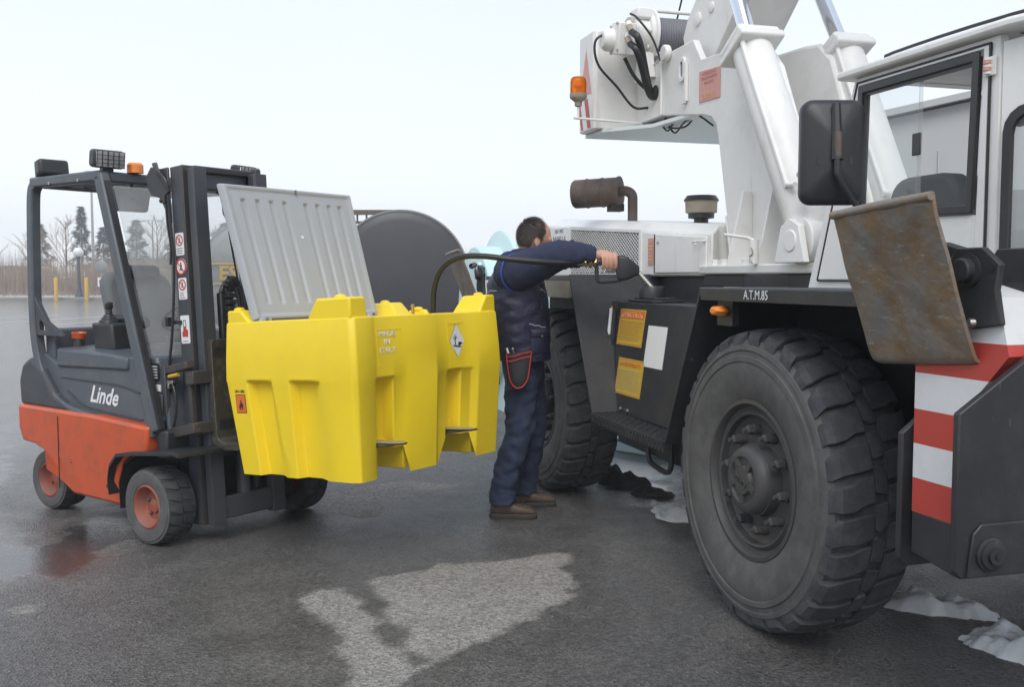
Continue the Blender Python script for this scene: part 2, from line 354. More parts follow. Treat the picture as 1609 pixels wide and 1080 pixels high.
# ================================================================ ground: one sheet, dense near the machines
def grow(a, b, step, far, k=1.35):
    mid = list(np.arange(a, b + 1e-6, step)); lo, hi = [], []
    s = step; x = a
    while x > -far: s *= k; x -= s; lo.append(x)
    s = step; x = b
    while x < far: s *= k; x += s; hi.append(x)
    return np.array(lo[::-1] + mid + hi)
DRY = [[(0.3, 5.06), (0.26, 4.56), (0.21, 4.23), (0.12, 4.14), (-0.01, 3.97), (-0.12, 3.79), (-0.2, 3.68), (-0.24, 3.57), (-0.36, 3.5), (-0.41, 3.37), (-0.43, 3.21), (-0.34, 3.6), (-0.41, 3.79), (-0.53, 4.16), (-0.67, 4.55), (-0.56, 4.66), (-0.33, 4.84), (-0.01, 4.93)],
       [(-0.51, 3.0), (-0.57, 3.37), (-0.61, 3.6), (-0.66, 3.79), (-0.79, 3.97), (-0.89, 4.14), (-0.92, 4.29), (-0.88, 4.45), (-0.77, 4.47), (-0.68, 4.29), (-0.56, 3.97), (-0.5, 3.76), (-0.37, 3.58), (-0.4, 3.39), (-0.42, 3.0)],
       [(-1.28, 6.17), (-1.21, 6.55), (-1.06, 6.67), (-0.73, 6.88), (-0.36, 6.75), (-0.44, 6.55), (-0.68, 6.36), (-0.78, 6.21), (-0.76, 5.9), (-0.88, 5.78), (-1.1, 5.94)],
       [(-2.16, 4.16), (-2.14, 4.23), (-2.06, 4.23), (-2.03, 4.14), (-2.11, 4.1)]]
PUD = [[(-2.59, 5.25), (-2.56, 5.63), (-2.48, 5.84), (-2.22, 5.69), (-1.96, 5.57), (-1.9, 5.3), (-2.0, 4.99), (-2.02, 4.66), (-2.05, 4.47), (-2.22, 4.56), (-2.45, 4.5), (-3.11, 5.17), (-3.15, 6.04)],
       [(0.65, 7.37), (0.84, 8.37), (1.31, 7.91), (1.01, 6.04), (0.82, 6.12), (0.66, 6.55)],
       [(-6.34, 10.87), (-5.43, 10.87), (-4.14, 8.37), (-3.41, 6.79), (-3.73, 6.21)]]
def sdist(px, py, poly):
    """signed distance to a polygon, positive inside"""
    d = np.full(px.shape, 1e9); ins = np.zeros(px.shape, bool); n = len(poly)
    for i in range(n):
        ax, ay = poly[i]; bx, by = poly[(i + 1) % n]
        ex, ey = bx - ax, by - ay; t = np.clip(((px - ax) * ex + (py - ay) * ey) / (ex * ex + ey * ey + 1e-12), 0, 1)
        d = np.minimum(d, np.hypot(px - ax - ex * t, py - ay - ey * t))
        c = ((ay > py) != (by > py)) & (px < (bx - ax) * (py - ay) / (by - ay + 1e-12) + ax); ins ^= c
    return np.where(ins, d, -d)
gx, gy = np.clip(grow(-4.6, 3.0, 0.025, 180), -185, 185), np.clip(grow(2.2, 9.0, 0.025, 180), -185, 185)
X, Y = np.meshgrid(gx, gy); nxg, nyg = len(gx), len(gy)
co = np.zeros((nxg * nyg, 3), np.float32); co[:, 0] = X.ravel(); co[:, 1] = Y.ravel()
idx = np.arange(nxg * nyg).reshape(nyg, nxg)
quads = np.stack([idx[:-1, :-1], idx[:-1, 1:], idx[1:, 1:], idx[1:, :-1]], -1).reshape(-1, 4)
gm = bpy.data.meshes.new('ground')
gm.vertices.add(len(co)); gm.vertices.foreach_set('co', co.ravel())
gm.loops.add(quads.size); gm.loops.foreach_set('vertex_index', quads.ravel().astype(np.int32))
gm.polygons.add(len(quads)); gm.polygons.foreach_set('loop_start', np.arange(0, quads.size, 4, dtype=np.int32))
gm.update()
near = (np.abs(X) < 9) & (Y < 13) & (Y > 1)
dv, pv = np.zeros(X.shape), np.zeros(X.shape)
xn, yn = X[near], Y[near]
jit = np.array([noise.fractal(Vector((a * 4.5, b * 4.5, 0)), 0.9, 2.0, 5) for a, b in zip(xn, yn)])
dd = np.max([sdist(xn, yn, p) for p in DRY], 0); pp = np.max([sdist(xn, yn, p) for p in PUD], 0)
dv[near] = np.clip((dd + jit * 0.060) / 0.03 + 0.5, 0, 1); pv[near] = np.clip((pp + jit * 0.12) / 0.25 + 0.5, 0, 1)
wetlot = np.maximum(np.clip((Y - 8.5 - 0.25 * X) / 6, 0, 1), np.clip((-2.9 - X) / 1.3, 0, 1) * np.clip((Y - 4.2) / 2, 0, 1)) * 0.88
pv = np.maximum(pv, wetlot)
for nm_, arr in (('dry', dv), ('puddle', pv)):
    a = gm.attributes.new(nm_, 'FLOAT', 'POINT'); a.data.foreach_set('value', arr.ravel().astype(np.float32))
def asphalt():
    m = bpy.data.materials.new('wet_asphalt'); m.use_nodes = True
    n, l = m.node_tree.nodes, m.node_tree.links; p = n['Principled BSDF']
    t = n.new('ShaderNodeTexCoord')
    def noi(s, det=6, ro=0.6):
        a = n.new('ShaderNodeTexNoise'); a.inputs['Scale'].default_value = s; a.inputs['Detail'].default_value = det; a.inputs['Roughness'].default_value = ro
        l.new(t.outputs['Object'], a.inputs['Vector']); return a.outputs['Fac']
    def mr(src, a, b, c, d):
        k = n.new('ShaderNodeMapRange'); k.inputs[1].default_value = a; k.inputs[2].default_value = b; k.inputs[3].default_value = c; k.inputs[4].default_value = d
        l.new(src, k.inputs[0]); return k.outputs[0]
    def mixc(f, a, b, typ='MIX'):
        k = n.new('ShaderNodeMixRGB'); k.blend_type = typ
        for i, s in ((0, f), (1, a), (2, b)):
            if hasattr(s, 'is_linked'): l.new(s, k.inputs[i])
            else: k.inputs[i].default_value = s if i == 0 else (*s, 1)
        return k.outputs[0]
    def math_(op, a, b):
        k = n.new('ShaderNodeMath'); k.operation = op
        for i, s in ((0, a), (1, b)):
            if hasattr(s, 'is_linked'): l.new(s, k.inputs[i])
            else: k.inputs[i].default_value = s
        return k.outputs[0]
    ad = n.new('ShaderNodeAttribute'); ad.attribute_name = 'dry'; ap = n.new('ShaderNodeAttribute'); ap.attribute_name = 'puddle'
    vor = n.new('ShaderNodeTexVoronoi'); vor.inputs['Scale'].default_value = 88; l.new(t.outputs['Object'], vor.inputs['Vector'])
    vor2 = n.new('ShaderNodeTexVoronoi'); vor2.inputs['Scale'].default_value = 210; l.new(t.outputs['Object'], vor2.inputs['Vector'])
    big = noi(0.55, 5); mid = noi(3.2, 7); fine = noi(120, 3)
    wet = mixc(mr(big, 0.35, 0.65, 0, 1), (0.070, 0.067, 0.064), (0.114, 0.109, 0.104))
    wet = mixc(mr(mid, 0.42, 0.7, 0, 0.55), wet, (0.14, 0.133, 0.126))
    stain = noi(1.7, 8, 0.68)
    wet = mixc(mr(stain, 0.60, 0.68, 0, 0.5), wet, (0.028, 0.027, 0.027))
    dry = mixc(mr(mid, 0.3, 0.7, 0, 1), (0.235, 0.22, 0.203), (0.30, 0.283, 0.262))
    base = mixc(ad.outputs['Fac'], wet, dry)
    stone = n.new('ShaderNodeSeparateColor'); l.new(vor.outputs['Color'], stone.inputs[0])
    st2 = n.new('ShaderNodeSeparateColor'); l.new(vor2.outputs['Color'], st2.inputs[0])
    fac = mr(stone.outputs[0], 0, 1, 0.58, 1.38); fac2 = mr(st2.outputs[0], 0, 1, 0.8, 1.2)
    hs = n.new('ShaderNodeHueSaturation'); l.new(base, hs.inputs['Color']); l.new(math_('MULTIPLY', fac, fac2), hs.inputs['Value'])
    pale = mr(stone.outputs[1], 0.90, 0.96, 0, 0.5)
    col = mixc(pale, hs.outputs[0], (0.22, 0.2, 0.18))
    col = mixc(math_('MULTIPLY', mr(ap.outputs['Fac'], 0.89, 1, 0, 1), 0.6), col, (0.02, 0.02, 0.021))
    l.new(col, p.inputs['Base Color'])
    rw = mr(mid, 0.35, 0.65, 0.26, 0.5)
    rough = mixc(ad.outputs['Fac'], rw, (0.85, 0.85, 0.85))
    rough = mixc(ap.outputs['Fac'], rough, (0.09, 0.09, 0.09))
    l.new(rough, p.inputs['Roughness'])
    h = math_('ADD', math_('MULTIPLY', vor.outputs['Distance'], 1.4), math_('MULTIPLY', vor2.outputs['Distance'], 0.5))
    h = math_('ADD', h, math_('MULTIPLY', fine, 0.35))
    b = n.new('ShaderNodeBump'); b.inputs['Distance'].default_value = 0.006
    l.new(h, b.inputs['Height'])
    l.new(mr(ap.outputs['Fac'], 0, 1, 0.75, 0.12), b.inputs['Strength'])
    l.new(b.outputs[0], p.inputs['Normal'])
    p.inputs['Specular IOR Level'].default_value = 0.5
    return m
gm.materials.append(asphalt())
ground = bpy.data.objects.new('ground', gm); scene.collection.objects.link(ground); ground['kind'] = 'structure'

# ================================================================ far side of the lot
def rnd(a, b): return random.uniform(a, b)
vb = B()
for i in range(60):
    for j in range(10):
        x0, x1 = -120 + i * 4.5, -120 + (i + 1) * 4.5; y0, y1 = 66 + j * 9, 66 + (j + 1) * 9
        zz = lambda x, y: 0.14 + 0.35 * noise.noise(Vector((x * .11, y * .11, 3))) * min(1, (y - 66) / 8) + 0.012 * (y - 66)
        vb.add([(x0, y0, zz(x0, y0)), (x1, y0, zz(x1, y0)), (x1, y1, zz(x1, y1)), (x0, y1, zz(x0, y1))], [(0, 1, 2, 3)])
o = vb.build('snowy_verge', 'verge', smooth=60); o['kind'] = 'structure'
o = B().box(-120, 150, 65.7, 66.0, 0.0, 0.16).build('kerb', 'concrete', bevel=0.02); o['kind'] = 'structure'
for i in range(7):   # painted bay lines on the lot
    x = -27 + i * 2.6
    o = B().add([(x, 30, .004), (x + .12, 30, .004), (x + 1.9, 38, .004), (x + 1.78, 38, .004)], [(0, 1, 2, 3)]).build('bay_line', 'white_s', recalc=False); o['kind'] = 'structure'
# bare brush and reeds
bb = B()
def stem(x, y, z0, h, w, lean):
    a = rnd(0, 6.28); dx, dy = math.cos(a) * w, math.sin(a) * w
    lx, ly = rnd(-lean, lean), rnd(-lean, lean)
    n = len(bb.v)
    bb.v.extend([(x - dx, y - dy, z0), (x + dx, y + dy, z0), (x + lx * .6 + dx * .6, y + ly * .6 + dy * .6, z0 + h * .6), (x + lx * .6 - dx * .6, y + ly * .6 - dy * .6, z0 + h * .6), (x + lx * 1.3, y + ly * 1.3, z0 + h)])
    bb.f.extend([[n, n + 1, n + 2, n + 3], [n + 3, n + 2, n + 4]]); bb.m.extend([0, 0])
for i in range(60000):
    x = rnd(-95, 60); y = 70 + abs(random.gauss(0, 9))
    cl = 0.5 + noise.noise(Vector((x * .22, y * .22, 1)))
    if rnd(0, 1) > cl + .35: continue
    stem(x, y, 0.1, rnd(1.2, 3.0) * (0.75 + cl * .6) + (y - 70) * .05, rnd(.006, .018), .35)
for i in range(5000):
    x = rnd(-95, 60); y = rnd(67, 71)
    stem(x, y, 0.1, rnd(.2, .8), rnd(.01, .03), .3)
o = bb.build('winter_brush', 'brush', smooth=0, recalc=False); o['kind'] = 'stuff'
tag(o, 'tall brown bare winter brush beyond the parking lot', 'brush')
# bare deciduous trees, pale behind the brush
def bare_tree(x, y, h, label):
    t = thing('bare_tree', label, 'tree', (x, y, 0.2), rnd(0, 6), 'bare trees behind the brush')
    tr, cr = B(), B()
    tr.tube([(0, 0, 0), (rnd(-.1, .1), rnd(-.1, .1), h * .5), (rnd(-.2, .2), 0, h)], [.11, .07, .015], 6)
    def br(p, d, L, r, lev):
        q = p + d * L; m_ = p + d * L * .5 + Vector((rnd(-1, 1), rnd(-1, 1), rnd(0, 1))) * L * .07
        cr.tube([p, m_, q], [r, r * .7, r * .35], 4 if lev else 3, False)
        if lev:
            for k in range(5):
                dd_ = (d + Vector((rnd(-.8, .8), rnd(-.8, .8), rnd(-.1, .7)))).normalized()
                br(p + d * L * rnd(.35, 1), dd_, L * rnd(.4, .65), r * .5, lev - 1)
    for k in range(13):
        z = h * rnd(.25, .95); a = rnd(0, 6.28)
        br(Vector((0, 0, z)), Vector((math.cos(a) * .55, math.sin(a) * .55, .8)).normalized(), (h - z) * .5 + .6, .035, 2)
    tr.build('trunk', 'bark', t); cr.build('crown', 'brush', t, smooth=0, recalc=False)
for i, x in enumerate((-62, -56, -50, -44.5, -39, -33.5, -28, -23, -18, -12)):
    bare_tree(x + rnd(-1, 1), rnd(88, 104), rnd(5.0, 7.0), 'leafless pale brown tree rising behind the winter brush')
# firs
def fir(x, y, h, w, label, shape=1.0):
    t = thing('fir_tree', label, 'tree', (x, y, 0.2), 0, 'dark evergreens behind the brush')
    B().tube([(0, 0, 0), (0, 0, h * .55), (0, 0, h * .97)], [.16, .09, .02], 7).build('trunk', 'bark', t)
    c = B()
    for k in range(int(1500 * h / 7)):
        f = rnd(0, 1) ** .8; z = h * (.12 + .88 * f); rad = w * (1 - f) ** shape * rnd(.35, 1.08) * (0.75 + .35 * math.sin(f * 31)); a = rnd(0, 6.28)
        p = Vector((math.cos(a) * rad, math.sin(a) * rad, z - rad * .25)); s = rnd(.14, .34)
        for q in range(3):
            d1 = Vector((math.cos(a + rnd(-1, 1)), math.sin(a + rnd(-1, 1)), rnd(-.5, .35))) * s * 1.5; d2 = Vector((rnd(-1, 1), rnd(-1, 1), rnd(-.6, .6))) * s * .55
            n = len(c.v); c.v.extend([tuple(p - d2 * .5), tuple(p + d2 * .5), tuple(p + d1)]); c.f.append([n, n + 1, n + 2]); c.m.append(0)
    c.build('crown', 'fir', t, smooth=0, recalc=False)
fir(-53.0, 112, 7.2, 2.2, 'broad dark fir left of the tallest evergreen', .7)
fir(-49.6, 115, 9.4, 1.7, 'tallest narrow dark evergreen behind the brush', .8)
fir(-45.9, 112, 6.9, 2.1, 'drooping fir just right of the tallest evergreen', .75)
fir(-41.4, 110, 7.6, 1.45, 'slim column-shaped evergreen behind the globe lamp', .35)
fir(-38.6, 114, 5.6, 2.2, 'low rounded evergreen between two columnar ones', .5)
fir(-35.6, 112, 7.1, 1.5, 'columnar evergreen with a dense rounded top', .4)
fir(-31.6, 110, 7.3, 2.6, 'wide spreading dark pine with a flat ragged top', .3)
fir(-28.4, 114, 6.2, 1.7, 'shaggy evergreen beside the spreading pine', .6)
# houses with snow on the roofs
def house(x, y, w, d, h, rh, rz, label):
    t = thing('house', label, 'house', (x, y, 0.15), rz)
    B().box(-w / 2, w / 2, -d / 2, d / 2, 0, h).build('wall', 'wallb', t)
    B().prism([(-w / 2 - .4, h), (w / 2 + .4, h), (0, h + rh)], 'y', -d / 2 - .4, d / 2 + .4).build('roof', 'snow', t, bevel=.05)
    for sx in (-1, 1):
        wi = B().box(sx * w * .24 - .5, sx * w * .24 + .5, -d / 2 - .05, -d / 2, 1.0, 2.3).build('window', 'white', t)
        B().box(sx * w * .24 - .42, sx * w * .24 + .42, -d / 2 - .07, -d / 2 - .05, 1.08, 2.22).build('pane', 'ink_b', wi)
    B().box(-.45, .45, -d / 2 - .05, -d / 2, 0, 2.1).build('door', 'bark', t, bevel=.01)
house(-50.0, 96, 5.5, 6, 2.4, 1.4, R(12), 'small brown house with a snow-covered gable roof')
house(-57.5, 98, 7, 5, 1.7, 1.0, R(-10), 'low house with a snowy roof left of the brown house')
house(-44.5, 122, 9, 6, 3.6, 1.8, R(6), 'long house with a white snowy roof among the evergreens')
# globe lamp
t = thing('globe_lamp', 'dark iron lamp post with a white globe at the kerb', 'street lamp', (-28.9, 66.4, 0.15))
B().lathe([(.3, 0), (.3, .08), (.22, .18), (.14, .5), (.11, .6), (.1, 2.6), (.07, 2.65)], (0, 0, 0), (0, 0, 1), 12).build('post', 'iron', t)
B().ball((0, 0, 2.98), .33, .33, .33).build('globe', 'globe', t)
B().lathe([(.1, 0), (.16, .03), (.16, .08), (.05, .1)], (0, 0, 2.6), (0, 0, 1), 12).build('collar', 'iron', t)
for x, lb in ((-29.9, 'yellow steel bollard on the brown house side of the globe lamp'), (-27.9, 'yellow steel bollard between the globe lamp and the round sign')):
    o = B().lathe([(.13, 0), (.13, 1.35), (.1, 1.42), (.03, 1.46)], (0, 0, 0), (0, 0, 1), 12).build('bollard', 'post_y'); o.location = (x, 65.2, 0)
    tag(o, lb, 'bollard', 'yellow bollards by the lamp')
# tall floodlight masts
def mast(x, y, h, label, arm=.9):
    t = thing('light_mast', label, 'light mast', (x, y, 0.2))
    B().tube([(0, 0, 0), (0, 0, h)], [.14, .07], 8).build('pole', 'steel', t)
    B().bar((-arm, 0, h), (arm, 0, h), .1, .08).build('crossarm', 'steel', t)
    for s in (-1, 1): B().cbox((s * arm * .8, -.1, h - .05), .5, .35, .18).build('floodlight', 'bldg', t, bevel=.03)
mast(-33.2, 79, 9.6, 'tall slender lighting pole standing in the brush', .2)
mast(-42.5, 118, 8.0, 'distant floodlight mast above the bare trees', 1.2)
mast(-40.0, 126, 7.4, 'farther floodlight mast with a short crossarm', 1.0)
# roundel on a post and a small notice
t = thing('roundel_sign', 'small round silver emblem sign on a thin post', 'sign', (-26.6, 64.5, 0))
B().cyl((0, 0, 0), (0, 0, 2.3), .03, 8).build('post', 'steel', t)
B().lathe([(.0, 0), (.34, 0), (.4, .04), (.34, .08), (0, .08)], (0, .04, 2.15), (0, -1, 0), 20, False).build('disc', 'tank_gry', t)
B().box(-.32, .32, -.06, .0, 2.62, 2.7).build('top_bar', 'tank_gry', t)
t = thing('notice_board', 'small white and red notice on a short post', 'sign', (-27.6, 66.9, .1))
B().cyl((0, 0, 0), (0, 0, .9), .03, 8).build('post', 'steel', t)
nb = B().box(-.26, .26, -.02, .02, .75, 1.35).build('board', 'paper', t)
B().box(-.15, .15, -.03, -.022, .9, 1.2).build('red_mark', 'ink_r', nb)
# white cage
t = thing('caged_container', 'white caged liquid container by the brush', 'container', (-21.3, 57.5, 0))
B().box(-.85, .85, -.45, .45, .2, 1.5).build('bottle', 'cage', t, bevel=.06)
for i in range(9): B().cyl((-.9 + i * .225, -.5, .1), (-.9 + i * .225, -.5, 1.6), .02, 5).build('cage_bar', 'steel', t)
for z in (.2, .6, 1.0, 1.4): B().cyl((-.92, -.52, z), (.92, -.52, z), .02, 5).build('cage_rail', 'steel', t)
B().box(-.9, .9, -.5, .5, 0, .12).build('pallet', 'bark', t)
# grey hall far behind the cab
t = thing('warehouse', 'plain grey clad warehouse behind the crane cab', 'building', (14.5, 26, 0), R(-10))
B().prism([(-7.5, 0), (7.5, 0), (7.5, 4.6), (-1.0, 5.9), (-7.5, 4.6)], 'y', -4, 10).build('wall', 'bldg', t)
for i in range(10):
    B().box(-7.2 + i * 1.5, -7.14 + i * 1.5, -4.04, -4.0, 0, 4.3).build('cladding_rib', 'bldg', t)
B().prism([(-7.9, 4.55), (-1.0, 5.97), (7.9, 4.55), (7.9, 4.7), (-1.0, 6.12), (-7.9, 4.7)], 'y', -4.3, 10.3).build('roof', 'bldg', t)
B().box(-3, 1, -4.06, -4.0, 0, 3.4).build('sliding_door', 'tank_gry', t)

# ================================================================ lying cisterns behind the forklift
def cistern(x, y, r, zc, L, rz, m, label, ends=True):
    t = thing('cistern', label, 'cistern', (x, y, 0), rz)
    # axis runs along local +y, the end cap faces -y
    prof = [(0.0, -.10), (r * .3, -.092), (r * .6, -.065), (r * .85, -.03), (r * .975, 0.0), (r, .03), (r, L)]
    B().lathe(prof, (0, 0, zc), (0, 1, 0), 72, True).build('shell', m, t)
    B().lathe([(r * .985, -.005), (r * 1.012, -.005), (r * 1.012, .05), (r * .985, .05)], (0, 0, zc), (0, 1, 0), 72, False).build('end_ring', 'tank_gry', t)
    for yy in (.6, L - .8):
        B().prism([(-r * .75, 0), (r * .75, 0), (r * .62, zc - r * .74), (0, zc - r * .98), (-r * .62, zc - r * .74)], 'y', yy, yy + .25).build('cradle', 'dark', t)
    return t
tb = cistern(-2.0, 18, 1.22, 1.42, 5, R(4), 'tank_blk', 'large black steel cistern lying behind the yellow tank')
gt = cistern(-4.75, 18.6, 1.12, 1.38, 5, R(10), 'tank_gry', 'large dark cistern, haze painted in as grey, with yellow emblem seen behind the mast')  # windscreen haze is put into this tank's grey
em = B().ring(rrect(-.36, .36, -.2, .2, .02, 1), rrect(-.33, .33, -.17, .17, .02, 1), 'y', -.115, -.108)
em.xf(lambda v: v + Vector((-.52, .018, 1.5)))
em = em.build('emblem_frame', 'post_y', gt)
text('lettering', 'ES', .36, 'post_y', gt, (-.52, -.1, 1.5), (1, 0, 0), (0, 0, 1), .006, bold=.012)
t = thing('loading_frame', 'rusty steel loading rack standing behind the black cistern', 'rack', (-3.95, 25, 0))
for x in (-.9, .9):
    B().box(x - .06, x + .06, -.06, .06, 0, 3.05).build('upright', 'rustpipe', t)
B().box(-1.0, 1.0, -.08, .08, 3.0, 3.12).build('top_rail', 'rustpipe', t)
B().box(-1.0, 1.0, -.06, .06, 2.78, 2.84).build('lower_rail', 'rustpipe', t)
for i in range(8):
    B().box(-.86 + i * .23, -.82 + i * .23, -.03, .03, 2.84, 3.0).build('baluster', 'rustpipe', t)
# ribbed teal tank behind the person
def teal(x, y, r, L, rz, label, n=8, z=None):
    t = thing('ribbed_tank', label, 'tank', (x, y, 0), rz)
    z = z or r + .06
    B().lathe([(0.0, -.05), (r * .5, -.04), (r * .80, 0), (r * .82, .03), (r * .82, L)], (0, 0, z), (1, 0, 0), 56).build('shell', 'teal', t)
    for i in range(n):
        a = .30 + i * (L - .2) / n
        B().lathe([(r * .80, a - .06), (r * .97, a - .035), (r, a - .02), (r, a + .02), (r * .97, a + .035), (r * .80, a + .06)], (0, 0, z), (1, 0, 0), 56, False).build('rib', 'teal', t)
    fp = B().prism(rrect(-.62, -.30, z + r * .05, z + r * .62, .05), 'x', -.1, -.06).build('lug_plate', 'teal', t, bevel=.006)
    B().cyl((-.115, -.52, z + r * .52), (-.1, -.52, z + r * .52), .03, 12).build('lug_hole', 'ink', fp)
    for xx in (.2, L - .35):
        B().box(xx, xx + .2, -r * .7, r * .7, 0, z - r * .6).build('foot', 'teal', t)
    return t
teal(-.42, 10.9, .94, 1.25, R(16), 'ribbed pale teal tank lying behind the worker', 3)
teal(-.05, 12.9, 1.0, 1.0, R(12), 'second pale teal tank lying behind the ribbed one', 2)
o = B().box(-.6, 1.2, -.05, .05, 0, .105).build('painted_kerb', 'teal', bevel=.012); o.location = (1.02, 7.98, 0); o.rotation_euler = (0, 0, R(-46))
tag(o, 'low teal painted kerb block on the ground behind the crane', 'kerb block')
# snow and dirty lumps
def lump(name, label, cat, x, y, sx, sy, h, rz, m, seed, group=None):
    b = B(); n = 90; rings = 34
    vs = [(0, 0, h)]
    for i in range(1, rings + 1):
        f = i / rings
        for k in range(n):
            a = 2 * math.pi * k / n
            wob = 1 + .45 * noise.noise(Vector((math.cos(a) * 1.3, math.sin(a) * 1.3, seed))) + f * (.16 * noise.noise(Vector((math.cos(a) * 6, math.sin(a) * 6, seed))) + .08 * noise.noise(Vector((math.cos(a) * 17, math.sin(a) * 17, seed))))
            px, py = math.cos(a) * f * sx * wob, math.sin(a) * f * sy * wob
            z = h * (1 - f ** 5) * (.55 + .75 * abs(noise.noise(Vector((px * 7, py * 7, seed)))) + .35 * noise.noise(Vector((px * 15, py * 15, seed + 3)))) + .10 * h * noise.noise(Vector((px * 34, py * 34, seed))) + .04 * h * noise.noise(Vector((px * 70, py * 70, seed)))
            vs.append((px, py, max(z, -.01) if i < rings else -.01))
    fs = [(0, 1 + k, 1 + (k + 1) % n) for k in range(n)]
    for i in range(rings - 1):
        fs += [(1 + i * n + k, 1 + (i + 1) * n + k, 1 + (i + 1) * n + (k + 1) % n, 1 + i * n + (k + 1) % n) for k in range(n)]
    o = b.add(vs, fs).build(name, m, smooth=80); o.location = (x, y, 0); o.rotation_euler = (0, 0, rz)
    tag(o, label, cat, group); return o
lump('snow_patch', 'large lump of old white snow beside the outrigger bracket', 'snow', 2.02, 3.66, .32, .17, .10, R(-35), 'snow', 3.1)
lump('snow_patch', 'small ridge of old snow just behind the front tyre', 'snow', 1.80, 4.2, .24, .10, .075, R(-30), 'snow', 8.4)
lump('snow_patch', 'greyish snow heap between the two crane wheels', 'snow', 1.10, 5.85, .28, .18, .08, R(-25), 'snow', 5.7)
lump('dirty_lump', 'dark grey crumpled lump nearest the rear crane tyre', 'lump', .66, 7.15, .14, .11, .085, R(10), 'dirtysnow', 1.2)
lump('dirty_lump', 'biggest dark grey lump, middle of the row of three', 'lump', .79, 6.78, .17, .11, .085, R(-20), 'dirtysnow', 2.6)
lump('dirty_lump', 'small flat dark grey lump beside the puddle', 'lump', .90, 6.45, .13, .09, .06, R(-15), 'dirtysnow', 4.3)
# winter haze: one closed box of thin air round the lot
hz = B().box(-190, 190, -190, 190, -1.0, 11.5)
hzm = bpy.data.materials.new('winter_haze'); hzm.use_nodes = True
_n, _l = hzm.node_tree.nodes, hzm.node_tree.links; _n.clear()
_o = _n.new('ShaderNodeOutputMaterial'); _v = _n.new('ShaderNodeVolumePrincipled')
_v.inputs['Color'].default_value = (0.95, 0.97, 1.0, 1); _v.inputs['Density'].default_value = 0.0027
_l.new(_v.outputs[0], _o.inputs['Volume'])
hzo = hz.build('haze', hzm, smooth=0); hzo['kind'] = 'stuff'
tag(hzo, 'thin pale winter haze over the whole lot', 'haze')
# ================================================================ mobile crane   (x forward, -y the side we see)
crane = thing('mobile_crane', 'white and black rough terrain crane being refuelled by the worker', 'crane', (0.938, 3.946, 0), R(-73.5))
V = Vector
def P(name, b, m, parent=crane, **k): return b.build(name, m, parent, **k)
